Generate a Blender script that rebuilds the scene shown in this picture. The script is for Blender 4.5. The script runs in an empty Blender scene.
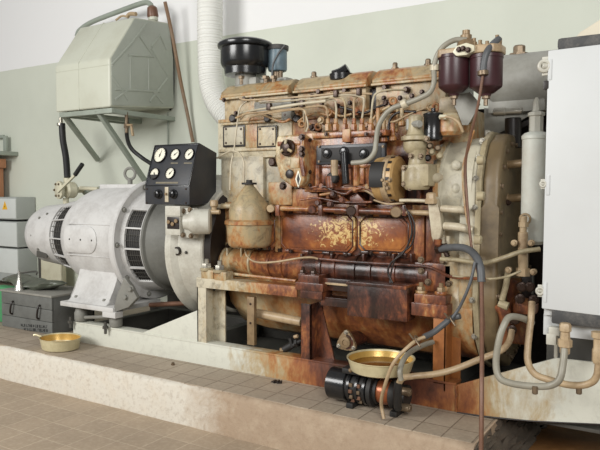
import bpy, bmesh, math, random
from mathutils import Vector, Matrix
random.seed(7)
S = bpy.context.scene
COL = S.collection
# ------------------------------------------------------------ camera geometry
F = 650.0; HC = 1.2
pitch = math.atan(35/F); yaw = math.pi/2 - math.atan(1038/math.hypot(F, 35))
fw = Vector((-math.sin(yaw)*math.cos(pitch), math.cos(yaw)*math.cos(pitch), -math.sin(pitch)))
rt = Vector((math.cos(yaw), math.sin(yaw), 0)); up = rt.cross(fw)
CAM = Vector((0, 0, HC))
def P(px, py, Y=None, X=None, Z=None):
    d = fw + rt*((px-300)/F) + up*((225-py)/F)
    t = Y/d.y if Y is not None else X/d.x if X is not None else (Z-HC)/d.z
    return CAM + d*t
cd = bpy.data.cameras.new('camera'); cam = bpy.data.objects.new('camera', cd); COL.objects.link(cam)
cd.sensor_width = 36; cd.lens = F*36/600; cd.clip_start = .05
cam.matrix_world = Matrix.Translation(CAM) @ Matrix((rt, up, -fw)).transposed().to_4x4()
S.camera = cam
# ------------------------------------------------------------ materials
def srgb(r, g, b):
    f = lambda c: (c/255/12.92) if c/255 <= .04045 else ((c/255+.055)/1.055)**2.4
    return (f(r), f(g), f(b), 1)
class NT:
    def __init__(s, name):
        s.m = bpy.data.materials.new(name); s.m.use_nodes = True
        s.n = s.m.node_tree.nodes; s.l = s.m.node_tree.links
        s.b = s.n['Principled BSDF']; g = s.n.new('ShaderNodeNewGeometry'); s.pos = g.outputs['Position']
    def noise(s, scale, detail=6, rough=.6, vec=None, dist=0):
        x = s.n.new('ShaderNodeTexNoise'); x.inputs['Scale'].default_value = scale; x.inputs['Detail'].default_value = detail
        x.inputs['Roughness'].default_value = rough; x.inputs['Distortion'].default_value = dist
        s.l.new(vec or s.pos, x.inputs['Vector']); return x.outputs['Fac']
    def math(s, op, a, b=0.0, clamp=False):
        x = s.n.new('ShaderNodeMath'); x.operation = op; x.use_clamp = clamp
        for i, v in enumerate((a, b)):
            if isinstance(v, (int, float)): x.inputs[i].default_value = v
            else: s.l.new(v, x.inputs[i])
        return x.outputs[0]
    def ramp(s, fac, stops):
        x = s.n.new('ShaderNodeValToRGB'); e = x.color_ramp.elements
        while len(e) < len(stops): e.new(.5)
        for el, (p, c) in zip(e, stops):
            el.position = p; el.color = c if len(c) == 4 else (*c, 1)
        s.l.new(fac, x.inputs[0]); return x.outputs[0]
    def mix(s, fac, a, b, mode='MIX'):
        x = s.n.new('ShaderNodeMix'); x.data_type = 'RGBA'; x.blend_type = mode
        for k, v in ((0, fac), (6, a), (7, b)):
            if isinstance(v, (int, float)): x.inputs[k].default_value = v
            elif isinstance(v, tuple): x.inputs[k].default_value = v
            else: s.l.new(v, x.inputs[k])
        return x.outputs[2]
    def out(s, col, rough=.5, metal=0, bump=None, strength=.3, dist=.004):
        for k, v in (('Base Color', col), ('Roughness', rough), ('Metallic', metal)):
            if isinstance(v, (int, float, tuple)): s.b.inputs[k].default_value = v
            else: s.l.new(v, s.b.inputs[k])
        if bump is not None:
            x = s.n.new('ShaderNodeBump'); x.inputs['Strength'].default_value = strength; x.inputs['Distance'].default_value = dist
            s.l.new(bump, x.inputs['Height']); s.l.new(x.outputs[0], s.b.inputs['Normal'])
        return s.m
def paint(name, col, dirt=(.25, .18, .1, 1), amt=.35, rough=.45, metal=0, scale=5, bump=.15):
    t = NT(name); a = t.noise(scale, 8, .65); b = t.noise(scale*9, 4, .6)
    f = t.ramp(t.math('ADD', t.math('MULTIPLY', a, .75), t.math('MULTIPLY', b, .25)), [(.46, (0, 0, 0, 1)), (.72, (1, 1, 1, 1))])
    c = t.mix(t.math('MULTIPLY', f, amt), col, dirt)
    c = t.mix(t.math('MULTIPLY', t.ramp(t.noise(scale*.5, 3), [(.35, (0, 0, 0, 1)), (.7, (1, 1, 1, 1))]), .22), c, tuple(v*.7 for v in col[:3])+(1,))
    return t.out(c, rough, metal, b, bump, .003)
RUST = [(.0, srgb(184, 174, 148)), (.25, srgb(168, 148, 112)), (.40, srgb(166, 122, 76)), (.52, srgb(144, 88, 50)), (.66, srgb(108, 62, 42)), (.82, srgb(72, 42, 32)), (1, srgb(38, 22, 17))]
def oily(name, bias=0., scale=5., local=1., rough=.34, cx=-1.72, cz=.62, base=None, amp=1., grime=.5):
    """cream machine paint soaked by old engine oil round the middle of the engine"""
    t = NT(name)
    sep = t.n.new('ShaderNodeSeparateXYZ'); t.l.new(t.pos, sep.inputs[0])
    mp = t.n.new('ShaderNodeMapping'); mp.inputs['Scale'].default_value = (1.25, 1, .6); t.l.new(t.pos, mp.inputs[0])
    a = t.noise(scale, 9, .68, mp.outputs[0], .6); b = t.noise(scale*7, 5, .65, mp.outputs[0])
    dx = t.math('DIVIDE', t.math('SUBTRACT', sep.outputs[0], cx), .78); dz = t.math('DIVIDE', t.math('SUBTRACT', sep.outputs[2], cz), .72)
    d = t.math('SQRT', t.math('ADD', t.math('MULTIPLY', dx, dx), t.math('MULTIPLY', dz, dz)))
    loc = t.math('MULTIPLY', t.math('SUBTRACT', 1.05, d), .42*local)
    v = t.math('ADD', t.math('MULTIPLY', t.math('SUBTRACT', a, .5), 1.5*amp), t.math('MULTIPLY', t.math('SUBTRACT', b, .5), .55*amp))
    v = t.math('ADD', t.math('ADD', v, loc), .33+bias, True)
    st = list(RUST)
    if base: st[0] = (0, base)
    c = t.ramp(v, st)
    gr = t.ramp(t.noise(15, 8, .72, dist=.8), [(.5, (0, 0, 0, 1)), (.66, (1, 1, 1, 1))])
    c = t.mix(t.math('MULTIPLY', gr, grime), c, srgb(52, 38, 28))
    r = t.ramp(v, [(0, (rough+.12,)*3), (.5, (rough,)*3), (1, (rough-.06,)*3)])
    return t.out(c, r, 0, b, .3, .004)
M = {}
M['white'] = paint('pale_machine_paint', srgb(188, 186, 174), srgb(110, 92, 70), .5, .42, scale=7)
M['genpaint'] = paint('dusty_grey_white_paint', srgb(194, 193, 190), srgb(120, 112, 104), .5, .5, scale=5)
M['gengrey'] = paint('grey_dusty_metal', srgb(124, 123, 116), srgb(78, 72, 64), .5, .6, scale=7)
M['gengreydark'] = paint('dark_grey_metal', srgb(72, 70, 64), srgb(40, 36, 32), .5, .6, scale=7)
M['framewhite'] = paint('frame_white_paint', srgb(208, 210, 200), srgb(150, 110, 60), .3, .5, scale=4)
M['cab'] = paint('cabinet_grey_paint', srgb(190, 192, 191), srgb(176, 174, 168), .25, .45, scale=2, bump=.03)
M['cabdark'] = paint('worn_dark_rubber', srgb(58, 58, 58), srgb(125, 120, 112), .6, .6, scale=14)
M['black'] = paint('black_enamel', srgb(22, 23, 25), srgb(70, 62, 52), .25, .22, scale=10, bump=.05)
M['blackmatt'] = paint('black_matt', srgb(26, 25, 24), srgb(60, 50, 40), .4, .6, scale=12)
M['panel'] = paint('panel_black_paint', srgb(44, 46, 50), srgb(90, 84, 76), .3, .38, scale=12, bump=.05)
M['maroon'] = paint('maroon_enamel', srgb(58, 28, 32), srgb(28, 13, 15), .5, .36, scale=8, bump=.05)
M['blue'] = paint('faded_blue_paint', srgb(104, 124, 134), srgb(50, 54, 56), .5, .4, scale=16)
M['steel'] = paint('worn_steel', srgb(176, 172, 160), srgb(90, 66, 44), .5, .32, .7, scale=20)
M['oldsteel'] = paint('dull_bolt_steel', srgb(120, 104, 84), srgb(60, 36, 20), .6, .42, .5, scale=24)
M['darkbolt'] = paint('oily_bolt', srgb(62, 44, 34), srgb(24, 16, 12), .6, .35, .4, scale=24)
M['brass'] = paint('tarnished_brass', srgb(140, 118, 88), srgb(72, 50, 32), .65, .42, .2, scale=20)
M['copper'] = paint('old_copper', srgb(112, 80, 62), srgb(70, 46, 34), .6, .4, .15, scale=18)
M['tanpaint'] = paint('tan_pipe_paint', srgb(172, 150, 118), srgb(92, 60, 36), .75, .42, scale=11)
M['creampipe'] = paint('cream_pipe_paint', srgb(188, 178, 154), srgb(112, 82, 52), .65, .4, scale=11)
M['rubber'] = paint('grey_rubber_hose', srgb(84, 86, 88), srgb(50, 46, 42), .5, .5, scale=14)
M['rubberblack'] = paint('black_rubber_hose', srgb(30, 31, 32), srgb(70, 66, 60), .3, .45, scale=14)
M['hosegrey'] = paint('pale_grey_hose', srgb(142, 138, 124), srgb(84, 72, 58), .4, .42, scale=10)
M['tank'] = paint('tank_pale_green_paint', srgb(196, 198, 182), srgb(168, 162, 136), .35, .42, scale=3, bump=.06)
M['tankend'] = paint('tank_end_shaded_green', srgb(166, 171, 160), srgb(136, 140, 128), .4, .42, scale=3, bump=.06)  # tank paint darkened for the end face turned from the light
M['bracket'] = paint('bracket_green_grey', srgb(150, 158, 146), srgb(100, 98, 84), .3, .5)
M['exch'] = paint('exchanger_grey', srgb(146, 145, 137), srgb(96, 90, 78), .55, .5, scale=4)
M['dial'] = paint('dial_face', srgb(226, 222, 204), srgb(180, 160, 120), .15, .3, bump=0)
M['pan'] = paint('pan_olive_enamel', srgb(198, 188, 152), srgb(120, 96, 40), .4, .35, .15, scale=10)
M['panin'] = paint('pan_gold_inside', srgb(196, 160, 86), srgb(120, 76, 24), .5, .3, .3, scale=10)
M['oil'] = paint('waste_oil', srgb(120, 76, 26), srgb(70, 40, 12), .4, .08, scale=8, bump=0)
M['crate'] = paint('grey_wooden_crate', srgb(100, 101, 97), srgb(58, 56, 52), .5, .7, scale=8)
M['crateink'] = paint('crate_stencil_ink', srgb(38, 38, 38), srgb(60, 60, 58), .4, .7, bump=0)
M['cardboard'] = paint('orange_brown_carton', srgb(176, 124, 90), srgb(140, 96, 70), .3, .7)
M['box'] = paint('pale_switch_box_paint', srgb(206, 210, 206), srgb(170, 172, 164), .2, .5, scale=3)
M['boxshade'] = paint('box_shaded_paint', srgb(166, 170, 166), srgb(130, 132, 126), .2, .5, scale=3)  # box paint darkened for the sides in shade
M['yellow'] = paint('sign_yellow', srgb(232, 176, 40), srgb(200, 140, 30), .2, .5, bump=0)
M['ink'] = paint('sign_ink', srgb(30, 28, 26), srgb(30, 28, 26), 0, .5, bump=0)
M['bag'] = paint('olive_plastic_bag', srgb(84, 88, 76), srgb(46, 48, 40), .6, .4, scale=9)
M['green'] = paint('green_cloth', srgb(70, 140, 92), srgb(40, 90, 60), .4, .8)
M['glass'] = paint('pale_valve_paint', srgb(206, 202, 178), srgb(150, 130, 90), .4, .4)
M['gasket'] = paint('gap_and_grease_black', srgb(34, 26, 22), srgb(16, 10, 8), .5, .4)  # black for greasy parts and for painted dark gaps
M['duct'] = paint('white_duct_cloth', srgb(228, 228, 222), srgb(196, 194, 184), .2, .7, scale=3)
M['tin'] = paint('bright_tin', srgb(206, 204, 196), srgb(120, 116, 106), .4, .25, .8, scale=14)
M['e_cream'] = oily('engine_cream', -.12, 5, .75, base=srgb(172, 164, 142))
M['e_tan'] = oily('engine_tan', -.02, 5)
M['e_amber'] = oily('engine_amber', .1, 5, .9)
M['e_brown'] = oily('engine_brown', .2, 5)
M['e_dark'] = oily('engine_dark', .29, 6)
M['e_cover'] = oily('head_cover_tan', .06, 5, .35, base=srgb(152, 138, 110))
M['e_head'] = oily('cylinder_head_cream', .06, 6, .5, base=srgb(178, 166, 142))
M['e_housing'] = oily('housing_cream', -.2, 3.2, 1.25, cx=-1.15, cz=.12, base=srgb(180, 174, 154), grime=.3)
M['e_flange'] = oily('housing_dark_end', .3, 4, .3, cx=-.9, cz=.2, base=srgb(110, 98, 78))
M['e_frame'] = oily('frame_stained', -.13, 4, 1.9, .42, cx=-1.62, cz=.15, base=srgb(200, 200, 187), grime=.12, amp=.7)
M['e_panel'] = oily('door_scuffed', .08, 7, .9, .3, amp=1.15)
# inspection doors: flaked paint showing pale yellow metal
def flaked():
    t = NT('door_flaked_paint'); a = t.noise(6, 6); b = t.noise(26, 8, .7, dist=1.2)
    sep = t.n.new('ShaderNodeSeparateXYZ'); t.l.new(t.pos, sep.inputs[0])
    c = t.ramp(a, [(.3, srgb(184, 120, 56)), (.5, srgb(130, 72, 36)), (.7, srgb(80, 42, 30))])
    dx = t.math('DIVIDE', t.math('ADD', sep.outputs[0], 1.86), .30); dz = t.math('DIVIDE', t.math('SUBTRACT', sep.outputs[2], .95), .13)
    d = t.math('ADD', t.math('MULTIPLY', dx, dx), t.math('MULTIPLY', dz, dz))
    k = t.math('SUBTRACT', t.math('ADD', b, .14), t.math('MULTIPLY', d, .16))
    f = t.ramp(k, [(.58, (0, 0, 0, 1)), (.63, (1, 1, 1, 1))])
    return t.out(t.mix(f, c, srgb(200, 170, 112)), .35, 0, b, .4, .004)
M['flaked'] = flaked()
# ------------------------------------------------------------ mesh helpers
def bev(bm, verts, w, seg=2):
    if w <= 0: return
    vs = set(verts); es = [e for e in bm.edges if e.verts[0] in vs and e.verts[1] in vs]
    bmesh.ops.bevel(bm, geom=es, offset=w, segments=seg, profile=.6, affect='EDGES', clamp_overlap=True)
def box(bm, x0, x1, y0, y1, z0, z1, b=.004):
    v = [bm.verts.new((x, y, z)) for x in sorted((x0, x1)) for y in sorted((y0, y1)) for z in sorted((z0, z1))]
    for f in ((0, 1, 3, 2), (4, 6, 7, 5), (0, 4, 5, 1), (2, 3, 7, 6), (0, 2, 6, 4), (1, 5, 7, 3)): bm.faces.new([v[i] for i in f])
    bev(bm, v, min(b, min(abs(x1-x0), abs(y1-y0), abs(z1-z0))*.45)); return bm
def pbox(bm, a, b_, c, d, Y, dep, b=.004):
    """box whose front face at depth Y spans the region a,b_ .. c,d"""
    my = (b_+d)/2; mx = (a+c)/2
    return box(bm, P(a, my, Y).x, P(c, my, Y).x, Y, Y+dep, P(mx, d, Y).z, P(mx, b_, Y).z, b)
def prism(bm, pts, vec, b=0., seg=2):
    A = [bm.verts.new(p) for p in pts]; B = [bm.verts.new(Vector(p)+Vector(vec)) for p in pts]; n = len(A)
    bm.faces.new(A); bm.faces.new(B[::-1])
    for i in range(n): bm.faces.new((A[i], B[i], B[(i+1) % n], A[(i+1) % n]))
    bev(bm, A+B, b, seg); return bm
def frame_of(d):
    d = Vector(d).normalized(); a = Vector((0, 0, 1)) if abs(d.z) < .9 else Vector((0, 1, 0))
    u = d.cross(a).normalized(); return d, u, d.cross(u).normalized()
def lathe(bm, o, ax, prof, seg=32, a0=0, a1=2*math.pi, cap=True):
    """prof: list of (radius, distance along axis)"""
    d, u, w = frame_of(ax); o = Vector(o); full = abs(a1-a0-2*math.pi) < 1e-6; n = seg if full else seg+1
    rings = []
    for r, h in prof:
        rings.append([bm.verts.new(o+d*h+(u*math.cos(a0+(a1-a0)*k/seg)+w*math.sin(a0+(a1-a0)*k/seg))*max(r, 1e-5)) for k in range(n)])
    for A, B in zip(rings, rings[1:]):
        for k in range(seg): bm.faces.new((A[k], A[(k+1) % n], B[(k+1) % n], B[k]))
    if cap:
        if prof[0][0] > 1e-4: bm.faces.new(rings[0][::-1])
        if prof[-1][0] > 1e-4: bm.faces.new(rings[-1])
    return bm
def cyl(bm, p0, p1, r, seg=20, r2=None, b=.003):
    p0 = Vector(p0); p1 = Vector(p1); L = (p1-p0).length; r2 = r if r2 is None else r2; b = min(b, r*.4, r2*.4, L*.3)
    return lathe(bm, p0, p1-p0, [(r-b, 0), (r, b), (r2, L-b), (r2-b, L)], seg)
def smooth_path(pts, n=6):
    pts = [Vector(p) for p in pts]
    if len(pts) < 3: return pts
    q = [pts[0]*2-pts[1]]+pts+[pts[-1]*2-pts[-2]]; out = []
    for i in range(1, len(q)-2):
        for k in range(n):
            t = k/n; a, b, c, d = q[i-1:i+3]
            out.append(.5*((2*b)+(c-a)*t+(2*a-5*b+4*c-d)*t*t+(3*b-a-3*c+d)*t**3))
    out.append(pts[-1]); return out
def tube(bm, pts, r, seg=10, n=6):
    pts = smooth_path(pts, n); rings = []; u = None
    for i, p in enumerate(pts):
        d = (pts[min(i+1, len(pts)-1)]-pts[max(i-1, 0)]).normalized()
        if u is None: _, u, _ = frame_of(d)
        u = (u-d*u.dot(d)).normalized(); w = d.cross(u)
        rr = r(i/(len(pts)-1)) if callable(r) else r
        rings.append([bm.verts.new(p+(u*math.cos(2*math.pi*k/seg)+w*math.sin(2*math.pi*k/seg))*rr) for k in range(seg)])
    for A, B in zip(rings, rings[1:]):
        for k in range(seg): bm.faces.new((A[k], A[(k+1) % seg], B[(k+1) % seg], B[k]))
    bm.faces.new(rings[0][::-1]); bm.faces.new(rings[-1]); return bm
def ptube(bm, pts, r, seg=10, n=6):
    """pts: (px, py, Y)"""
    return tube(bm, [P(a, b, y) for a, b, y in pts], r, seg, n)
def torus(bm, c, ax, R, r, seg=28, s2=8):
    d, u, w = frame_of(ax); c = Vector(c); rings = []
    for k in range(seg):
        a = 2*math.pi*k/seg; e = u*math.cos(a)+w*math.sin(a)
        rings.append([bm.verts.new(c+e*(R+r*math.cos(2*math.pi*j/s2))+d*(r*math.sin(2*math.pi*j/s2))) for j in range(s2)])
    for i in range(seg):
        A, B = rings[i], rings[(i+1) % seg]
        for j in range(s2): bm.faces.new((A[j], B[j], B[(j+1) % s2], A[(j+1) % s2]))
    return bm
BM = bmesh.new
# ------------------------------------------------------------ object helpers
def root_of(o):
    while o.parent: o = o.parent
    return o
def obj(name, bm, mat, parent=None, ang=35, label=None):
    bmesh.ops.recalc_face_normals(bm, faces=bm.faces)
    if parent is not None:
        r = root_of(parent); bmesh.ops.translate(bm, verts=bm.verts, vec=-Vector(r.location))
    me = bpy.data.meshes.new(name); bm.to_mesh(me); bm.free()
    me.materials.append(M[mat] if isinstance(mat, str) else mat)
    me.polygons.foreach_set('use_smooth', [True]*len(me.polygons)); me.set_sharp_from_angle(angle=math.radians(ang))
    o = bpy.data.objects.new(name, me); COL.objects.link(o)
    if parent is not None: o.parent = parent
    if label: o['label'] = label
    return o
def thing(name, label, cat, loc, group=None):
    o = bpy.data.objects.new(name, None); COL.objects.link(o); o.location = loc; o.empty_display_size = .05
    o['label'] = label; o['category'] = cat
    if group: o['group'] = group
    return o
def single(name, bm, mat, label, cat, group=None, ang=35):
    """a thing that is one mesh, its origin at its own base"""
    vs = [v.co for v in bm.verts]; c = Vector(((min(v.x for v in vs)+max(v.x for v in vs))/2, (min(v.y for v in vs)+max(v.y for v in vs))/2, min(v.z for v in vs)))
    bmesh.ops.translate(bm, verts=bm.verts, vec=-c); o = obj(name, bm, mat, ang=ang); o.location = c
    o['label'] = label; o['category'] = cat
    if group: o['group'] = group
    return o
def struct(name, bm, mat):
    o = obj(name, bm, mat); o['kind'] = 'structure'; return o
BOLTS = {}
def bolt(parent, p, ax=(0, -1, 0), r=.010, h=.010, mat='oldsteel', name='bolt'):
    key = (tuple(round(a, 2) for a in ax), r, h, mat, name)
    if key not in BOLTS:
        bm = BM(); d = Vector(ax).normalized()
        lathe(bm, -d*.003, ax, [(r*1.35, 0), (r*1.35, .005)], 12)
        lathe(bm, d*.002, ax, [(r, 0), (r, h*.8), (r*.8, h)], 6)
        BOLTS[key] = bm
    b = BOLTS[key]
    if not isinstance(b, bpy.types.Mesh):
        bmesh.ops.recalc_face_normals(b, faces=b.faces); me = bpy.data.meshes.new(name); b.to_mesh(me); b.free(); me.materials.append(M[mat]); BOLTS[key] = me; b = me
    o = bpy.data.objects.new(name, b); COL.objects.link(o); o.parent = parent
    o.location = Vector(p)-Vector(root_of(parent).location); return o
def pbolts(parent, lst, Y, **k):
    for a, b in lst: bolt(parent, P(a, b, Y), **k)
# ============================================================ SETTING
def tiles(name, c1, c2, grout, w, h, ox=0, oy=0, gw=.006, bmp=.5):
    t = NT(name); mp = t.n.new('ShaderNodeMapping'); mp.inputs['Location'].default_value = (ox, oy, 0); t.l.new(t.pos, mp.inputs[0])
    br = t.n.new('ShaderNodeTexBrick'); br.offset = 0; br.inputs['Scale'].default_value = 1; br.inputs['Brick Width'].default_value = w; br.inputs['Row Height'].default_value = h
    br.inputs['Mortar Size'].default_value = gw; br.inputs['Mortar Smooth'].default_value = .3
    br.inputs['Color1'].default_value = c1; br.inputs['Color2'].default_value = c2; br.inputs['Mortar'].default_value = grout
    t.l.new(mp.outputs[0], br.inputs['Vector'])
    a = t.noise(3, 8, .65); c = t.mix(t.math('MULTIPLY', t.ramp(a, [(.4, (0, 0, 0, 1)), (.7, (1, 1, 1, 1))]), .5), br.outputs['Color'], tuple(v*.62 for v in c1[:3])+(1,))
    c = t.mix(t.math('MULTIPLY', t.ramp(t.noise(40, 4), [(.45, (0, 0, 0, 1)), (.7, (1, 1, 1, 1))]), .18), c, srgb(210, 196, 174))
    hgt = t.math('MULTIPLY', br.outputs['Fac'], -1)
    return t.out(c, .62, 0, hgt, bmp, .004)
M['floortile'] = tiles('floor_tiles', srgb(166, 148, 126), srgb(157, 140, 119), srgb(182, 165, 142), .19, .2, .02, .03, .005)
M['plinthtile'] = tiles('plinth_tiles', srgb(166, 152, 134), srgb(152, 138, 120), srgb(112, 98, 82), .151, .21, .012, .01, .004)
def plaster():
    t = NT('plinth_whitewash'); sep = t.n.new('ShaderNodeSeparateXYZ'); t.l.new(t.pos, sep.inputs[0])
    a = t.noise(5, 9, .7, dist=.5); b = t.noise(30, 6, .7)
    k = t.math('ADD', t.math('MULTIPLY', t.math('ADD', sep.outputs[0], 2.72), 2.6), t.math('MULTIPLY', t.math('SUBTRACT', a, .5), 2.2))
    f = t.ramp(k, [(0, (0, 0, 0, 1)), (.9, (1, 1, 1, 1))])
    c = t.mix(f, srgb(200, 194, 181), srgb(158, 138, 116))
    c = t.mix(t.math('MULTIPLY', t.ramp(b, [(.5, (0, 0, 0, 1)), (.7, (1, 1, 1, 1))]), .4), c, srgb(128, 106, 84))
    c = t.mix(t.math('MULTIPLY', t.ramp(t.noise(9, 8, .7), [(.48, (0, 0, 0, 1)), (.7, (1, 1, 1, 1))]), .28), c, srgb(196, 180, 156))
    return t.out(c, .85, 0, t.math('ADD', t.math('MULTIPLY', b, .4), a), .6, .015)
M['plaster'] = plaster()
PX1 = -.9; PY0 = 2.97; PZ = -.256
bm = BM(); box(bm, -9, 1.5, -.5, 5.3, PZ-.1, PZ, 0); struct('floor', bm, 'floortile')
# tiled plinth with a worn rounded nosing
bm = BM()
prof = [(PY0, PZ), (PY0, -.03), (PY0+.006, -.014), (PY0+.02, -.004), (PY0+.035, -.002), (5.1, -.002), (5.1, PZ)]
n = 150; rows = []
for i in range(n+1):
    x = -8.2+(PX1+8.2)*i/n; w = .006*math.sin(x*9)+.005*math.sin(x*23+1)+random.uniform(-.003, .003)
    rows.append([bm.verts.new((x, y+(w if k in (1, 2, 3, 4) else w*.4 if k == 0 else 0), z-(abs(w)*.6 if k in (2, 3) else 0))) for k, (y, z) in enumerate(prof)])
for A, B in zip(rows, rows[1:]):
    for k in range(len(prof)-1): bm.faces.new((A[k], A[k+1], B[k+1], B[k]))
bm.faces.new(rows[0]); bm.faces.new(rows[-1][::-1])
struct('trim_1', bm, 'plaster')
bm = BM(); box(bm, -8.2, PX1-.012, PY0+.03, 5.1, -.02, 0, .0); struct('trim_2', bm, 'plinthtile')
# rough broken stone at the plinth end and brown pit bed
def rock(name, seedv, mat, x0, x1, y0, y1, z0, z1):
    bm = BM(); bmesh.ops.create_grid(bm, x_segments=30, y_segments=30, size=.5)
    for v in bm.verts:
        a = v.co.x+.5; b = v.co.y+.5
        s = math.sin(a*17+seedv)*math.cos(b*13+seedv*2)*.35+math.sin(a*31+b*23)*.2+random.uniform(-.2, .2)
        v.co = Vector((x0+(x1-x0)*a, y0+(y1-y0)*b, z0+(z1-z0)*(.5+.5*s)))
    return bm
M['stone'] = paint('dark_broken_stone', srgb(96, 86, 74), srgb(44, 34, 26), .7, .8, scale=9, bump=.6)
M['pit'] = paint('brown_oily_bed', srgb(150, 106, 62), srgb(84, 54, 30), .7, .55, scale=4, bump=.4)
bm = BM()
vv = []
for i in range(26):
    row = []
    for j in range(22):
        a = i/25; b = j/21
        row.append(bm.verts.new((PX1-.01+.12*b+random.uniform(-.018, .018), PY0+.01+(1.6)*a, -.012+(PZ+.01)*b+random.uniform(-.012, .012))))
    vv.append(row)
for i in range(25):
    for j in range(21): bm.faces.new((vv[i][j], vv[i+1][j], vv[i+1][j+1], vv[i][j+1]))
struct('trim_3', bm, 'stone')
bm = rock('bed', 2, 'pit', PX1-.05, 1.2, 3.1, 4.9, PZ-.01, PZ+.05); o = single('oil_soaked_gravel', bm, 'pit', 'brown oil soaked gravel lying below the right end of the frame', 'gravel'); o['kind'] = 'stuff'
def wallmat():
    t = NT('wall_two_tone'); sep = t.n.new('ShaderNodeSeparateXYZ'); t.l.new(t.pos, sep.inputs[0])
    w = t.math('MULTIPLY', t.noise(7, 3), .012)
    f = t.math('GREATER_THAN', t.math('ADD', sep.outputs[2], w), 2.722)
    lo = t.mix(t.math('MULTIPLY', t.ramp(t.noise(1.6, 7, .6), [(.38, (0, 0, 0, 1)), (.7, (1, 1, 1, 1))]), .4), srgb(204, 208, 194), srgb(188, 192, 178))
    c = t.mix(f, lo, srgb(230, 230, 229)); return t.out(c, .6, 0, t.noise(50, 4), .12, .004)
M['wall'] = wallmat()
WY = 5.1
bm = BM(); box(bm, -9, 3, WY, WY+.15, PZ, 4.6, 0); struct('wall_back', bm, 'wall')
M['coverbeige'] = paint('beige_cover', srgb(196, 188, 168), srgb(150, 136, 110), .3, .6)
M['copperwall'] = paint('rusty_rod', srgb(120, 92, 66), srgb(150, 152, 140), .5, .6, scale=3)
M['bronze'] = paint('stained_bronze', srgb(150, 86, 52), srgb(60, 26, 16), .6, .3, .4, scale=14)
M['cratelid'] = paint('dusty_crate_lid', srgb(136, 134, 126), srgb(88, 84, 76), .5, .75, scale=8)
M['e_khaki'] = oily('canister_khaki', -.06, 5, .4, base=srgb(150, 138, 108), cz=.4)
M['e_box'] = oily('drip_box_brown', .24, 7, .8)
M['e_pump'] = oily('pump_peach', .16, 6, .35, .28, cz=1.3, grime=.6)
M['cast'] = paint('khaki_casting', srgb(164, 152, 122), srgb(84, 62, 40), .75, .4, scale=10)
M['rail'] = oily('rail_stained', -.02, 6, 1.5, .45, cx=-1.7, cz=.5, base=srgb(190, 182, 160))
M['e_flange'] = paint('dark_khaki_cover', srgb(108, 92, 66), srgb(34, 25, 18), .95, .45, scale=3)
M['sump'] = oily('sump_amber', .03, 3, .45, .3, cx=-1.75, cz=.4, amp=.8, grime=.3)
M['bell'] = paint('bell_grey', srgb(104, 104, 98), srgb(66, 62, 56), .5, .6, scale=7)
M['orange'] = paint('rusty_orange_post', srgb(158, 100, 52), srgb(92, 46, 26), .85, .42, scale=5)
M['e_gov'] = oily('governor_cream_amber', .03, 9, .45, .3, base=srgb(204, 190, 156), amp=1.25, grime=.6)
# ============================================================ STEEL BASE FRAME
YF = 3.38
fr = thing('engine_base_frame', 'long pale steel base frame, stained rust brown in the middle, standing on the plinth', 'frame', (-2.4, YF, 0))
# front channel beam
bm = BM()
XL, XR = -4.25, P(456, 400, YF).x
prism(bm, [(XL, YF, 0), (XR, YF, 0), (XR, YF, .15), (XL, YF, .15)], (0, .012, 0), .002)
box(bm, XL, XR, YF-.004, YF+.09, .145, .157, .002); box(bm, XL, XR, YF+.01, YF+.09, 0, .012, .002)
obj('beam', bm, 'e_frame', fr)
bm = BM(); box(bm, XL, .2, 4.22, 4.30, 0, .15, .003); obj('beam', bm, 'gengreydark', fr)  # rear beam coloured dark to stand in for shade under the frame
bm = BM(); box(bm, XL+.05, .2, YF+.03, 4.22, .012, .03, .002); obj('shade_plate', bm, 'gengreydark', fr)  # dark plate added for the shade between the beams
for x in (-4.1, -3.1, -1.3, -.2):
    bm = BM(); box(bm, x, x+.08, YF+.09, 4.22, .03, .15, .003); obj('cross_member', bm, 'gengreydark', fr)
# sloping gusset plate on the left of the post
bm = BM(); a = P(143, 327, YF+.004); b = P(203, 308, YF+.004); c = P(203, 342, YF+.004); a.z = .157
prism(bm, [a, b, (b.x, b.y, .157)], (0, .012, 0), .001); obj('gusset_plate', bm, 'e_frame', fr)
# tall tapering end plate
bm = BM(); g = [P(456, 413, YF-.006), P(530, 420.3, YF-.006), P(600, 424, YF-.006), Vector((.25, YF-.006, .1)), Vector((.25, YF-.006, .40)), P(600, 363, YF-.006), P(556, 358, YF-.006), P(456.5, 385, YF-.006)]
for p in g: p.y = YF-.006
prism(bm, g, (0, .014, 0), .002); obj('end_plate', bm, 'e_frame', fr)
bm = BM(); tube(bm, [P(456.5, 386+i*2.8, YF-.012)+Vector((random.uniform(-.003, .003), 0, 0)) for i in range(10)], .006, 6, 2); obj('weld_seam', bm, 'e_dark', fr)
bm = BM(); ptube(bm, [(457, 412.5, YF-.008), (490, 417, YF-.008), (530, 421, YF-.008), (600, 424.5, YF-.008)], .004, 6, 2); obj('lower_edge', bm, 'gasket', fr)
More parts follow.
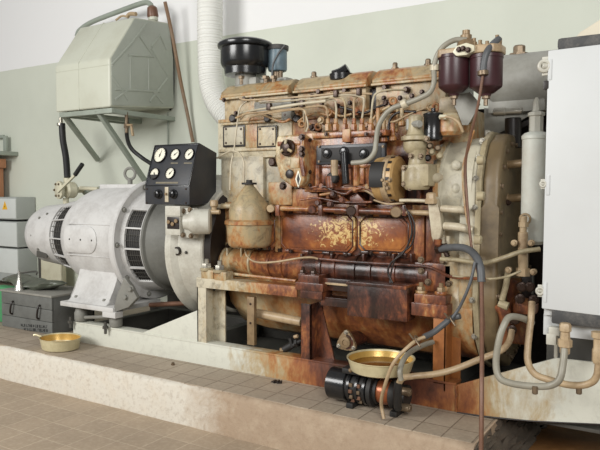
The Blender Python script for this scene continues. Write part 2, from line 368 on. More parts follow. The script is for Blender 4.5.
# posts
def cpost(xa, xb, y0, y1, z0, z1, mat, side='open'):
    bm = BM(); box(bm, xa, xa+.012, y0, y1, z0, z1, .002); box(bm, xa, xb, y1-.012, y1, z0, z1, .002); box(bm, xb-.012, xb, y0, y1, z0, z1, .002)
    return obj('post', bm, mat, fr)
xl = P(197, 310, YF).x; xm = P(206, 310, YF).x
bm = BM(); box(bm, xl, xm, YF, YF+.012, .15, .60, .002); box(bm, xl, xl+.012, YF, YF+.12, .15, .6, .002); obj('post', bm, 'rail', fr)
bm = BM(); xa, xb = P(213, 310, YF+.11).x, P(225, 310, YF+.11).x; box(bm, xa, xb, YF+.11, YF+.122, .15, .6, .002); box(bm, xa-.0, xa+.01, YF+.03, YF+.11, .15, .58, .002); obj('post', bm, 'rail', fr)
bm = BM(); pbox(bm, 247, 297, 254, 345, YF+.03, .03, .002); o = obj('strap_post', bm, 'brass', fr)
pbolts(fr, [(250.5, 304), (250.5, 323)], YF+.03, r=.006, h=.005, mat='darkbolt')
bm = BM(); x0, x1, x2 = P(301, 330, YF).x, P(311, 330, YF).x, P(321, 330, YF+.09).x
box(bm, x0, x1, YF, YF+.012, .15, .5, .002); box(bm, x1-.012, x1, YF, YF+.11, .15, .5, .002); box(bm, x1-.01, x2+.01, YF+.09, YF+.102, .15, .5, .002)
prism(bm, [(x2, YF+.085, .5), (x2, YF+.085, .15), (x2+.10, YF+.085, .15)], (0, .01, 0)); obj('post', bm, 'e_dark', fr)
bm = BM(); pbox(bm, 433, 315, 446, 384, YF, .012, .002); x = P(446, 340, YF).x; box(bm, x-.012, x, YF, YF+.11, .1, .52, .002); box(bm, x-.01, x+.05, YF+.095, YF+.107, .1, .52, .002); obj('post', bm, 'orange', fr)
# rails (angle iron)
bm = BM(); xr = P(297, 290, YF).x; box(bm, xl, xr, YF-.004, YF+.008, .535, .60, .002); box(bm, xl, xr, YF, YF+.10, .59, .602, .002); obj('rail', bm, 'rail', fr)
bm = BM(); x0 = P(320, 294, YF).x; x1 = P(412, 300, YF).x; box(bm, x0, x1, YF+.01, YF+.022, .50, .545, .002); box(bm, x0, x1, YF+.01, YF+.1, .54, .552, .002); obj('rail', bm, 'e_dark', fr)
# mounting blocks with big studs
def pad(a, b, c, d, Y, mat):
    bm = BM(); pbox(bm, a, b, c, d, Y, .13, .005); return obj('mounting_block', bm, mat, fr)
pad(295, 283, 323, 291, YF-.02, 'e_dark'); pad(298, 275, 319, 284, YF-.005, 'e_dark'); pad(300, 290, 322, 299, YF-.012, 'e_dark')
pad(411, 304, 447, 317, YF-.02, 'e_brown'); pad(414, 295, 446, 304.5, YF-.005, 'e_brown')
def stud(px, py, Y, r, big=1., mat='oldsteel', m2='e_tan'):
    """py is the foot of the washer stack"""
    p = P(px, py, Y); bm = BM()
    lathe(bm, p, (0, 0, 1), [(r*1.5, 0), (r*1.6, .004), (r*1.6, .016), (r*1.5, .02)], 20); o = obj('washer', bm, m2, fr)
    bm = BM(); lathe(bm, p+Vector((0, 0, .018)), (0, 0, 1), [(r*1.12, 0), (r*1.12, r*1.0), (r, r*1.15)], 6); lathe(bm, p+Vector((0, 0, .018+r)), (0, 0, 1), [(r*.6, 0), (r*.6, r*1.0), (r*.45, r*1.2)], 12)
    obj('stud_nut', bm, mat, fr)
for px, py in ((207, 272), (220, 274)):
    bm = BM(); pbox(bm, px-6, py-2, px+6, py+7, YF-.005, .08, .006); obj('rubber_mount_block', bm, 'e_tan', fr)
    stud(px, py-1.5, YF+.025, .029, m2='cast', mat='steel')
for px, py in ((303, 276), (314, 277)): stud(px, py, YF+.035, .018, m2='e_dark', mat='darkbolt')
for px, py in ((421, 294), (441, 295)): stud(px, py, YF+.05, .022, m2='e_tan', mat='brass')
# ============================================================ GENERATOR
GY, GZ = 3.85, .80
gen = thing('generator', 'large dusty grey white cylindrical generator with slotted vent bands on the left frame end', 'generator', (-4.2, GY, .16))
def gl(name, prof, mat, seg=64, par=gen, **k):
    bm = BM(); lathe(bm, (0, GY, GZ), (1, 0, 0), [(r, x) for x, r in prof], seg, **k); return obj(name, bm, mat, par)
gl('stator_housing', [(-4.56, .30), (-4.56, .335), (-4.54, .35), (-4.48, .385), (-4.40, .415), (-4.30, .434), (-4.15, .442), (-4.0, .442), (-3.80, .442), (-3.79, .30)], 'genpaint')
gl('exciter_drum', [(-5.24, 0), (-5.24, .13), (-5.23, .18), (-5.19, .23), (-5.11, .26), (-4.75, .292), (-4.72, .27)], 'genpaint')
gl('front_flange', [(-3.83, .38), (-3.83, .474), (-3.82, .482), (-3.775, .482), (-3.765, .474), (-3.765, .42), (-3.74, .41), (-3.74, .30)], 'genpaint')
gl('end_bell', [(-3.57, .39), (-3.565, .402), (-3.54, .405), (-3.53, .385), (-3.50, .375), (-3.32, .36), (-3.22, .37), (-3.20, .3)], 'bell')
# ventilated bands: rim rings, ribs, dark core and wire mesh bars
def angpt(x, r, a): return Vector((x, GY-r*math.cos(a), GZ+r*math.sin(a)))
def vent(x0, x1, r0, r1, cells, name, wires):
    gl('vent_core', [(x0, r0-.03), (x1, r1-.03)], 'blackmatt')
    def patch(bm, xa, xb, a0, a1, ro, th, nn=8):
        def rad(x): return r0+(r1-r0)*(x-x0)/(x1-x0)
        g = [[bm.verts.new(angpt(x, rad(x)+ro-t, a0+(a1-a0)*k/nn)) for k in range(nn+1)] for x, t in ((xa, 0), (xb, 0), (xb, th), (xa, th))]
        for q in range(4):
            A, B = g[q], g[(q+1) % 4]
            for k in range(nn): bm.faces.new((A[k], A[k+1], B[k+1], B[k]))
        for k in (0, nn): bm.faces.new([g[q][k] for q in range(4)])
    f = BM()
    w = .012
    patch(f, x0, x0+w, -math.pi, math.pi, 0, .02, 64); patch(f, x1-w, x1, -math.pi, math.pi, 0, .02, 64)
    # solid bridges between the openings
    a = cells[0]; prev = None
    for (c0, c1) in cells:
        patch(f, x0+w*.5, x1-w*.5, c1, c1+.03, -.001, .018, 2)
    patch(f, x0+w*.5, x1-w*.5, cells[0][0]-.03, cells[0][0], -.001, .018, 2)
    patch(f, x0+w*.5, x1-w*.5, cells[-1][1]+.03, cells[0][0]-.03+2*math.pi, -.001, .018, 40)
    o = obj(name, f, 'genpaint', gen)
    g = BM()
    for (c0, c1) in cells:
        for i in range(1, wires): 
            x = x0+w+(x1-x0-2*w)*i/wires; rr = r0+(r1-r0)*(x-x0)/(x1-x0)-.012
            tube(g, [angpt(x, rr, c0+(c1-c0)*k/5) for k in range(6)], .0022, 5, 1)
        for j in (1, 2):
            aa = c0+(c1-c0)*j/3; tube(g, [angpt(x0+w, r0-.012, aa), angpt(x1-w, r1-.012, aa)], .0022, 5, 1)
    gr = obj('wire_grille', g, 'gengreydark', o)
vent(-4.76, -4.545, .302, .335, [(math.radians(a), math.radians(a+26)) for a in (-58, -28.5, 1, 30.5)], 'vent_band', 6)
vent(-3.74, -3.56, .41, .40, [(math.radians(a), math.radians(a+19.5)) for a in (-49, -26.5, -4, 18.5)], 'vent_band', 7)
# lifting eye, inspection cover, rib lines, screws
bm = BM(); p = P(130, 178, 3.78); torus(bm, p+Vector((0, 0, .035)), (.35, -1, 0), .046, .012); cyl(bm, p-Vector((0, 0, .08)), p-Vector((0, 0, .002)), .02, 16); obj('lifting_eye', bm, 'gengrey', gen)
def shellplate(x0, x1, a0, a1, R, th, roundend=True, n=26):
    bm = BM(); A = []; B = []
    pts = []
    xm = x1-(a1-a0)*R/2
    for k in range(13):
        t = -math.pi/2+math.pi*k/12; pts.append((xm+(x1-xm)*math.cos(t), (a0+a1)/2+(a1-a0)/2*math.sin(t)))
    pts += [(x0+(xm-x0)*i/3, a1) for i in (2, 1, 0)]+[(x0, a1+(a0-a1)*i/8) for i in range(1, 8)]+[(x0+(xm-x0)*i/3, a0) for i in (0, 1, 2)]
    c = (sum(p[0] for p in pts)/len(pts), sum(p[1] for p in pts)/len(pts))
    rings = []
    for s, h in ((1, -.01), (1, th), (.97, th+.002), (.6, th+.002), (.3, th+.002)):
        rings.append([bm.verts.new(angpt(c[0]+(x-c[0])*s, R+h, c[1]+(a-c[1])*s)) for x, a in pts])
    for U, V in zip(rings, rings[1:]):
        for k in range(len(pts)): bm.faces.new((U[k], U[(k+1) % len(pts)], V[(k+1) % len(pts)], V[k]))
    bm.faces.new(rings[-1]); return bm
cov = obj('inspection_cover', shellplate(-4.37, -3.99, -.22, .26, .441, .008), 'genpaint', gen)
for x, a in ((-4.30, .02), (-4.04, .02), (-4.17, .02)):
    p = angpt(x, .449, a); bolt(gen, p, (p-Vector((x, GY, GZ))).normalized(), .006, .004, 'gengreydark', 'screw')
for a in (.30, -.27):
    bm = BM(); tube(bm, [angpt(x, .4425, a) for x in (-4.36, -4.1, -3.84)], .0045, 6, 1); obj('seam_rib', bm, 'genpaint', gen)
for x, a, R in ((-4.98, .6, .278), (-5.05, 0, .26), (-4.9, .75, .284), (-4.98, -.45, .278)):
    p = angpt(x, R-.002, a); bolt(gen, p, p-Vector((x, GY, GZ)), .009, .006, 'gengrey')
for k in range(10):
    a = math.radians(70-36*k); p = angpt(-3.765, .445, a); bolt(gen, p, (1, 0, 0), .016, .016, 'gengrey')
bm = BM(); p = angpt(-4.95, .283, -.62); box(bm, -5.02, -4.88, p.y-.004, p.y+.006, p.z-.03, p.z+.03, .002); obj('rating_plate', bm, 'gengreydark', gen)
bm = BM(); box(bm, -4.3, -3.86, GY-.14, GY-.04, GZ+.40, GZ+.447, .006); obj('top_pad', bm, 'genpaint', gen)
# saddle and foot plate
FX0, FX1 = P(60, 300, 3.32).x, P(113, 312, 3.32).x
ya = YF-.06
bm = BM(); prism(bm, [(FX0+.04, y, z) for y, z in ((GY-.37, GZ-.235), (GY-.385, .50), (GY-.41, .42), (GY-.45, .35), (GY-.50, .32), (GY+.50, .32), (GY+.45, .44), (GY+.405, GZ-.16))], (-3.84-FX0-.04, 0, 0), .012)
obj('saddle', bm, 'genpaint', gen)
bm = BM(); prism(bm, [(FX0, ya, .285), (FX1, ya, .285), (FX1, ya, .322), (FX0, ya, .322)], (0, .5, 0), .006)
box(bm, FX1-.12, FX1+.02, ya+.002, ya+.08, .245, .292, .004); obj('foot_plate', bm, 'genpaint', gen)
yb = ya+.02
pp = [P(a, b, yb) for a, b in ((112, 313), (128, 307.5), (137, 298), (131, 287), (124, 277), (117, 295))]
for p in pp: p.y = yb
bm = BM(); prism(bm, pp, (0, .035, 0), .008); obj('bracket', bm, 'gengrey', gen)
pbolts(gen, [(126, 297), (131, 289)], ya+.02, r=.020, h=.018, mat='gengrey')
for px, py in ((77, 293), (105, 301), (122, 299)):
    p = P(px, py, ya+.09); p.z = .322; bolt(gen, p, (0, 0, 1), .02, .04, 'gengrey')
for px in (79, 114):
    p = P(px, 322, YF+.01); x = p.x; bm = BM()
    lathe(bm, (x, YF+.03, .158), (0, 0, 1), [(.035, 0), (.046, .008), (.05, .02), (.05, .075), (.042, .088), (.036, .127)], 28); o = obj('vibration_mount', bm, 'gengrey', gen)
    bm = BM(); lathe(bm, (x-.05, YF-.03, .150), (0, 0, 1), [(.022, 0), (.022, .02)], 6); cyl(bm, (x-.05, YF-.03, .11), (x-.05, YF-.03, .2), .011); obj('nut', bm, 'gengreydark', gen)
bm = BM(); cyl(bm, (P(84, 318, YF).x, YF+.01, .2), (P(108, 314, YF).x, YF+.01, .235), .014); obj('spacer_rod', bm, 'gengrey', gen)
bm = BM(); cyl(bm, P(150, 305, 3.6), P(188, 303, 3.6), .018); obj('drain_pipe', bm, 'copper', gen)
# ============================================================ INSTRUMENT PANEL
x0, x1 = -3.356, -2.944
ip = thing('instrument_panel', 'black sloping gauge box with five white dials above the generator end', 'instrument panel', (x0, 3.3, 1.10))
side = [(3.30, 1.10), (3.30, 1.226), (3.403, 1.522), (3.59, 1.462), (3.58, 1.13), (3.45, 1.10)]
bm = BM(); prism(bm, [(x0, y, z) for y, z in side], (x1-x0, 0, 0), .006); obj('case', bm, 'panel', ip)
A = Vector((x0, 3.30, 1.226)); U = Vector((1, 0, 0)); V = Vector((0, .103, .296)).normalized(); N = U.cross(V).normalized()
if N.y > 0: N = -N
def on(px, py):
    d = fw+rt*((px-300)/F)+up*((225-py)/F); t = (A-CAM).dot(N)/d.dot(N); return CAM+d*t
bm = BM()
for a0, a1, b0, b1 in ((.0, .412, .0, .008), (.0, .412, .300, .308), (0, .008, 0, .308), (.404, .412, 0, .308)):
    pts = [A+U*a+V*b for a, b in ((a0, b0), (a1, b0), (a1, b1), (a0, b1))]; prism(bm, pts, N*.004, .001)
obj('edge_trim', bm, 'black', ip)
for gx, gy, r, ang in ((160.6, 155.4, .052, 75), (175.6, 154.8, .038, 40), (189.8, 154.6, .038, 45), (155, 174, .038, -60), (170.6, 173.6, .038, 50)):
    c = on(gx, gy)
    bm = BM(); lathe(bm, c, N, [(r*1.14, 0), (r*1.14, .010), (r*1.08, .014), (r, .012), (r, .006)], 32, cap=False); g = obj('gauge', bm, 'black', ip)
    bm = BM(); lathe(bm, c, N, [(r*1.02, 0), (r*1.02, .006)], 32); obj('dial_face', bm, 'dial', g, label='white dial face')
    bm = BM()
    for k in range(11):
        t = math.radians(-40+26*k); e = U*math.cos(t)+V*math.sin(t); s = U*-math.sin(t)+V*math.cos(t); q = c+N*.006
        prism(bm, [q+e*r*.78-s*.0012, q+e*r*.78+s*.0012, q+e*r*.92+s*.0012, q+e*r*.92-s*.0012], N*.0006)
    obj('tick_marks', bm, 'ink', g)
    bm = BM(); t = math.radians(ang); e = U*math.cos(t)+V*math.sin(t); s = U*-math.sin(t)+V*math.cos(t); q = c+N*.0075
    prism(bm, [q-e*r*.3-s*.003, q-e*r*.3+s*.003, q+e*r*.72+s*.001, q+e*r*.72-s*.001], N*.001); lathe(bm, q, N, [(r*.12, 0), (r*.12, .003)], 12); obj('needle', bm, 'ink', g)
    if ang == -60:
        bm = BM(); pts = [c+N*.007+U*r*.98*math.cos(math.radians(t))+V*r*.98*math.sin(math.radians(t)) for t in range(190, 351, 16)]; prism(bm, pts, N*.001); obj('dial_mask', bm, 'blackmatt', g)
def plate(par, px0, px1, py, h, mat, name):
    a = on(px0, py); b = on(px1, py); bm = BM(); prism(bm, [a-V*h/2, b-V*h/2, b+V*h/2, a+V*h/2], N*.002, 0); return obj(name, bm, mat, par)
M['legend'] = paint('engraved_legend', srgb(120, 112, 92), srgb(50, 46, 40), .5, .4, scale=60, bump=0)
plate(ip, 171, 178, 163.2, .008, 'legend', 'legend_plate'); plate(ip, 184, 192, 163.2, .008, 'legend', 'legend_plate'); plate(ip, 156, 178, 182.8, .012, 'legend', 'legend_plate')
for px in (159, 174):
    c = P(px, 194, 3.30); bm = BM(); lathe(bm, c, (0, -1, 0), [(.034, 0), (.034, .006), (.026, .012), (.024, .03), (.018, .034)], 24); box(bm, c.x-.005, c.x+.005, c.y-.042, c.y-.03, c.z-.022, c.z+.022, .002); obj('knob', bm, 'black', ip)
bm = BM(); pbox(bm, 164.8, 187, 168.2, 202, 3.296, .008, .001); o = obj('key_plate', bm, 'creampipe', ip, label='worn pale switch plate')
c = P(166.5, 194, 3.295); bm = BM(); cyl(bm, c, c+Vector((0, -.014, 0)), .009, 14); obj('key_switch', bm, 'brass', o)
pbolts(ip, [(147, 189), (186, 189), (147, 203), (186, 203)], 3.30, r=.005, h=.004, mat='darkbolt', name='screw')
# terminal brackets below the panel
bm = BM(); pbox(bm, 165, 206, 180, 235, 3.24, .10, .006); o = obj('junction_box', bm, 'white', ip, label='small pale box with open terminals')
bm = BM(); pbox(bm, 167, 217, 179, 229, 3.236, .02, .002); obj('terminal_window', bm, 'gasket', o)
for a, b in ((169, 222), (173, 224), (176.5, 221)):
    bm = BM(); c = P(a, b, 3.234); cyl(bm, c, c+Vector((0, -.012, 0)), .014, 12); obj('terminal', bm, 'brass', o)
bm = BM(); pbox(bm, 166, 208, 180, 216, 3.23, .03, .003); obj('lid', bm, 'white', o)
# ============================================================ ENGINE
en = thing('diesel_engine', 'big old cream diesel engine soaked in brown oil, mounted on the steel frame', 'engine', (-2.0, 3.8, .2))
def E(name, bm, mat, par=None, **k): return obj(name, bm, mat, par or en, **k)
def EB(name, mat, *a, par=None, **k):
    bm = BM(); pbox(bm, *a, **k); return obj(name, bm, mat, par or en)
# --- flywheel housing on the left
FZ = .78
bm = BM(); lathe(bm, (0, 3.85, FZ), (1, 0, 0), [(.46, -3.20), (.52, -3.20), (.535, -3.19), (.535, -3.14), (.52, -3.12), (.50, -3.10), (.485, -2.91), (.475, -2.90), (.38, -2.90)], 64); fh = E('flywheel_housing', bm, 'white')
bm = BM(); lathe(bm, (0, 3.85, FZ), (1, 0, 0), [(.3, -2.905), (.462, -2.899), (.44, -2.86), (.3, -2.85)], 48); obj('dark_gap_ring', bm, 'gasket', fh)  # black ring added to darken the gap right of the housing
c = P(178, 251, 3.352)+Vector((0, -.01, 0)); bm = BM(); lathe(bm, c, (-.1, -1, -.1), [(.03, -.02), (.03, .004), (.022, .006), (.020, 0), (.02, -.01)], 20); obj('inspection_hole', bm, 'gasket', fh)
bolt(en, P(186, 252.5, 3.35), (0, -1, 0), .008, .006, 'gengreydark')
# round flanged outlet next to it
EB('outlet_flange', 'white', 180, 208, 194, 238, 3.27, .05, b=.012)
bm = BM(); c = P(188, 222, 3.22); lathe(bm, c, (.75, .5, .02), [(.030, .02), (.034, -.03), (.044, -.03), (.048, -.02), (.052, .0), (.078, .03), (.083, .06), (.083, .14), (.07, .15)], 32, cap=True); E('outlet_barrel', bm, 'white')
c2 = c-Vector((.75, .5, .02)).normalized()*.024; bm = BM(); lathe(bm, c2, (.75, .5, .02), [(.026, -.005), (.026, .01)], 20); E('outlet_bore', bm, 'gasket')
pbolts(en, [(190, 210), (191, 236), (183, 211), (183, 235)], 3.262, r=.014, h=.012, mat='oldsteel')
# --- crankcase and block
X0, X1 = -2.80, -1.16
bm = BM(); box(bm, X0, X1, 3.66, 4.30, 1.05, 1.67, .02); E('cylinder_block', bm, 'e_amber')
bm = BM(); box(bm, -2.88, X1-.02, 3.57, 4.32, .60, 1.115, .012); E('crankcase', bm, 'e_amber')
bm = BM(); box(bm, -2.92, -2.55, 3.60, 4.25, .62, 1.43, .02); E('rear_case', bm, 'e_cream')
bm = BM(); box(bm, -2.86, -2.30, 3.63, 3.70, 1.12, 1.42, .02); E('side_casting', bm, 'e_cream')
# dark plumbing backing between block and pump (shadowed casting with ribs)
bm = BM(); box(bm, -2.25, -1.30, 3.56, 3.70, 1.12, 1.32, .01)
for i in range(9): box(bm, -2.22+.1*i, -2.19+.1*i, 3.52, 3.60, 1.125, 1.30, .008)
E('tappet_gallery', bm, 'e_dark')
# curved bulge with bearing-cap ribs
yb, zb = 3.585, .705
bm = BM(); lathe(bm, (-2.90, yb, zb), (1, 0, 0), [(.02, 0), (.092, .0), (.095, .006), (.095, 1.56), (.09, 1.565), (.02, 1.565)], 40); E('side_bulge', bm, 'e_brown')
for px in (222, 249, 268, 281, 320, 334, 354, 370, 394):
    x = P(px, 270, 3.5).x; bm = BM(); lathe(bm, (x, yb, zb), (1, 0, 0), [(.088, -.012), (.103, -.007), (.104, .007), (.088, .012)], 40); E('bulge_rib', bm, 'e_brown' if px > 250 else 'e_tan')
# ledge strip above bulge
bm = BM(); ptube(bm, [(216, 272, 3.46), (260, 277, 3.46), (296, 281, 3.46)], .011, 8, 2); E('oil_gallery_pipe', bm, 'e_amber')
bm = BM(); ptube(bm, [(315, 258.5, 3.48), (360, 262.5, 3.48), (420, 266, 3.48), (436, 270, 3.47), (452, 277, 3.4), (485, 279, 3.3)], .009, 8, 4); E('oil_pipe', bm, 'e_brown')
# inspection doors
def door(px0, px1, py0, py1, Y, mat, brackets=True):
    a = P(px0, (py0+py1)/2, Y).x; b = P(px1, (py0+py1)/2, Y).x; z1 = P((px0+px1)/2, py0, Y).z; z0 = P((px0+px1)/2, py1, Y).z; c = .035
    def octo(i, y): 
        return [(a+i+c, y, z0+i), (b-i-c, y, z0+i), (b-i, y, z0+i+c), (b-i, y, z1-i-c), (b-i-c, y, z1-i), (a+i+c, y, z1-i), (a+i, y, z1-i-c), (a+i, y, z0+i+c)]
    bm = BM(); prism(bm, octo(0, Y), (0, .03, 0), .003); d = E('inspection_door', bm, mat)
    bm = BM(); prism(bm, octo(.030, Y-.006), (0, .01, 0), .002); obj('raised_panel', bm, mat, d)
    bm = BM(); l = octo(.016, Y-.004)
    tube(bm, [Vector(p) for p in l+[l[0]]], .0045, 6, 1); obj('rim_bead', bm, 'e_dark' if mat != 'e_tan' else 'e_amber', d)
    n = max(2, round((b-a)/.13))
    for i in range(n):
        x = a+.05+(b-a-.1)*i/(n-1)
        for z in (z1-.002, z0+.002):
            bm = BM(); box(bm, x-.028, x+.028, Y-.014, Y+.01, z-.010, z+.010, .006); obj('clamp', bm, 'e_dark', d)
            bolt(en, (x+.045 if x < b-.1 else x, Y-.012, z), (0, -1, 0), .009, .010, 'darkbolt')
door(280, 355, 212, 253, 3.55, 'flaked'); door(358, 411, 215, 254, 3.55, 'flaked'); door(244, 277, 212, 248, 3.55, 'e_amber')
EB('door_pillar', 'e_tan', 414, 216, 424, 262, 3.545, .03); EB('door_pillar', 'e_amber', 426, 214, 441, 264, 3.55, .03)
EB('door_pillar', 'e_tan', 275, 208, 280, 252, 3.54, .03)
pbolts(en, [(214, 244), (228, 246), (245, 246), (260, 248), (213, 212), (276, 215), (280, 250)], 3.55, r=.013, h=.012, mat='darkbolt')
EB('lower_cover_plate', 'e_tan', 209, 243, 277, 253, 3.565, .03)
# long side pipes with end caps
def pipe(pts, r, mat, name='pipe', par=None, seg=12, n=4):
    bm = BM(); ptube(bm, pts, r, seg, n); return E(name, bm, mat, par)
pipe([(268, 208, 3.46), (345, 210, 3.46)], .017, 'e_amber', 'side_rail_pipe'); pipe([(345, 210.5, 3.46), (397, 212, 3.46)], .019, 'e_brown', 'side_rail_pipe'); pipe([(396, 212, 3.45), (432, 213, 3.45)], .015, 'tanpaint', 'side_rail_pipe')
for px, py, m, r in ((271, 208.5, 'tanpaint', .026), (312, 209.5, 'e_dark', .026), (351, 211, 'darkbolt', .030), (396, 212, 'brass', .032)):
    p = P(px, py, 3.44); bm = BM(); lathe(bm, p, (.5, -1, 0), [(r*.8, -.03), (r, -.02), (r, .02), (r*.85, .026)], 20); E('pipe_cap', bm, m)
for px in (277, 320, 356, 404):
    EB('pipe_clip', 'e_dark', px-2, 205, px+2, 216, 3.435, .1)
# --- cylinder heads and rocker covers
HY = 3.64
def hx(px, py=100): return P(px, py, HY).x
heads = [(222, 289, 97), (295, 367, 91), (373, 447, 88)]
for i, (a, b, s) in enumerate(heads):
    xa, xb = hx(a), hx(b); zt = 1.845
    bm = BM(); box(bm, xa+.012, xb-.012, HY+.01, HY+.5, 1.67, zt, .012); E('cylinder_head', bm, 'e_head')
    bm = BM(); # lid: sloped prism profile with lip
    pr = [(HY-.005, zt-.005), (HY-.02, zt+.004), (HY-.02, zt+.022), (HY+.0, zt+.034), (HY+.05, zt+.085), (HY+.09, zt+.102), (HY+.38, zt+.102), (HY+.45, zt+.06), (HY+.5, zt)]
    prism(bm, [(xa, y, z) for y, z in pr], (xb-xa, 0, 0), .012, 3)
    cv = E('rocker_cover', bm, 'e_cover')
    bm = BM(); box(bm, xa-.004, xb+.004, HY-.024, HY+.0, zt-.012, zt+.002, .003); obj('gasket_line', bm, 'e_dark', cv)
bm = BM(); box(bm, hx(222), hx(450), HY+.06, HY+.45, 1.66, 1.83, .01); E('head_gap_core', bm, 'gasket')
bm = BM(); box(bm, hx(222), hx(292), HY-.02, HY+.05, 1.655, 1.672, .004); box(bm, hx(292), hx(372), HY-.015, HY+.05, 1.66, 1.675, .004); E('head_joint', bm, 'e_brown')
for px, py in ((314, 80), (395, 73), (428, 72), (268, 88)):
    p = P(px, py, HY+.12); p.z = 1.945; bm = BM(); lathe(bm, p, (0, 0, 1), [(.024, 0), (.024, .012), (.017, .014), (.017, .035), (.012, .042)], 6 if px == 395 else 16); E('cover_nut', bm, 'oldsteel')
for px, py, Y in ((246, 99, HY), (320, 92, HY), (407, 90, HY), (386, 88, HY), (346, 91, HY)):
    bolt(en, P(px, py, Y), (0, -1, 0), .017, .03, 'darkbolt')
# black rag-like cap on the middle cover
# round casting holes and cover plates on the block face
EB('block_face', 'e_tan', 218, 120, 292, 158, 3.645, .04, b=.006); 
EB('block_face', 'e_brown', 292, 112, 372, 140, 3.655, .04, b=.006); EB('block_face', 'e_brown', 372, 112, 440, 190, 3.665, .04, b=.006)
EB('upper_lip', 'e_cover', 218, 117, 292, 120.5, 3.63, .04); EB('lower_lip', 'e_amber', 218, 148, 285, 151, 3.63, .04); EB('purple_plate', 'e_brown', 245, 124, 257, 148, 3.638, .02)
for px in (233, 268, 297):
    bm = BM(); c = P(px, 118.5, 3.62); lathe(bm, c, (0, -1, 0), [(.028, -.02), (.028, .01), (.02, .016)], 20); E('casting_plug', bm, 'gasket')
for a, b, c, d in ((224, 127, 243, 145), (258, 127, 275, 146)):
    o = EB('cover_plate', 'e_tan' if a > 240 else 'e_cream', a, b, c, d, 3.62, .02, b=.004)
    pbolts(en, [(a+2, b+2), (c-2, b+2), (a+2, d-2), (c-2, d-2)], 3.62, r=.006, h=.006, mat='darkbolt')
    EB('plate_frame', 'gasket', a-1.2, b-1.2, c+1.8, d+1.8, 3.63, .012)
EB('casting_boss', 'e_cream', 228, 160, 262, 172, 3.615, .03, b=.012); EB('casting_rib', 'e_tan', 222, 156, 275, 158, 3.61, .03)
bm = BM(); c = P(272, 162, 3.5); lathe(bm, c, (0, -1, 0), [(.03, -.05), (.03, 0), (.022, .01)], 20); E('hub_cap', bm, 'darkbolt')
# --- fuel injection pump
PY_ = 3.45
ij = EB('injection_pump', 'e_pump', 304, 134, 374, 192, PY_, .16, b=.008)
EB('top_bar', 'e_pump', 312, 131, 386, 137, PY_-.02, .1, par=ij, b=.008); EB('face_flange', 'e_pump', 299, 137, 306, 188, PY_-.02, .1, par=ij, b=.006); EB('side_flange', 'e_pump', 306, 133, 314, 190, PY_-.005, .1, par=ij, b=.006)
EB('top_bracket', 'e_brown', 342, 129, 350, 142, PY_-.03, .03, par=ij)
bp = EB('rack_cover', 'panel', 316, 144, 385, 164, PY_-.03, .03, par=ij, b=.008)
EB('cover_panel', 'blackmatt', 321, 147, 381, 161.5, PY_-.034, .01, par=ij, b=.003)
for px, py in ((327, 153.5), (364, 153.5), (344, 151.5)):
    c = P(px, py, PY_-.036); bm = BM(); lathe(bm, c, (0, -1, 0), [(.030, 0), (.030, .006), (.024, .008), (.02, .006), (.018, .012), (.006, .014)], 24); E('round_cap', bm, 'black', ij)
for a, b, c, d, r, m in ((334.5, 160, 334.5, 176, .022, 'tanpaint'), (344, 152, 346, 184, .022, 'black'), (330, 176, 331, 188, .03, 'e_dark')):
    bm = BM(); cyl(bm, P(a, b, PY_-.06), P(c, d, PY_-.06), r, 18); E('plunger_lever', bm, m, ij)
c = P(332, 178, PY_-.07); bm = BM(); lathe(bm, c, (.1, -1, 0), [(.036, -.03), (.036, .0), (.028, .01), (.014, .012)], 20); E('feed_pump_cap', bm, 'blackmatt', ij)
for px in (318, 356, 371):
    bm = BM(); cyl(bm, P(px, 165, PY_-.02), P(px, 186, PY_-.02), .020, 16); E('pump_element', bm, 'e_pump', ij)
EB('pump_rib', 'e_pump', 316, 164, 380, 168, PY_-.015, .03, par=ij); EB('pump_rib', 'e_brown', 312, 186, 376, 190, PY_-.02, .05, par=ij)
# delivery valve fittings and steel lines
fx = (328, 336, 345, 354, 362, 371)
for i, px in enumerate(fx):
    bm = BM(); p0 = P(px, 131, PY_+.02); p1 = P(px, 124, PY_+.02); p2 = P(px, 118.5, PY_+.02)
    cyl(bm, p0, p1, .020, 6); cyl(bm, p1, p2, .013, 12); E('delivery_fitting', bm, 'e_dark', ij)
lines = [[(328, 119), (327, 110), (322, 106), (300, 108), (262, 112), (246, 114), (241, 119)],
         [(336, 119), (336, 106), (331, 100), (300, 104), (262, 109), (240, 113)],
         [(345, 119), (345, 104), (341, 98), (330, 98), (322, 100)],
         [(354, 119), (354, 101), (357, 97), (350, 95), (340, 94), (331, 92)],
         [(362, 119), (364, 102), (361, 97), (345, 95), (310, 99), (260, 103)],
         [(371, 119), (373, 100), (377, 93), (388, 90), (405, 90)],
         [(305, 132), (306, 118), (304, 110), (290, 110), (254, 116), (249, 122)]]
for i, L in enumerate(lines):
    pipe([(a, b, 3.46+(.02 if k == 0 else .02*(i % 2))+(.1 if k == len(L)-1 else 0)) for k, (a, b) in enumerate(L)], .0065, ('tanpaint', 'creampipe', 'e_tan')[i % 3], 'injector_line', ij, 8, 5)
pipe([(268, 109, 3.45), (300, 104, 3.44), (326, 101, 3.46)], .010, 'creampipe', 'leak_off_pipe'); pipe([(240, 98.5, 3.5), (250, 100, 3.5), (300, 97, 3.5), (345, 93, 3.52), (372, 94, 3.56)], .007, 'tanpaint', 'leak_off_pipe')
for px, py in ((268, 107), (301, 104), (335, 94), (358, 92)): EB('line_clamp', 'darkbolt', px-2, py-4, px+2, py+3, 3.435, .03)
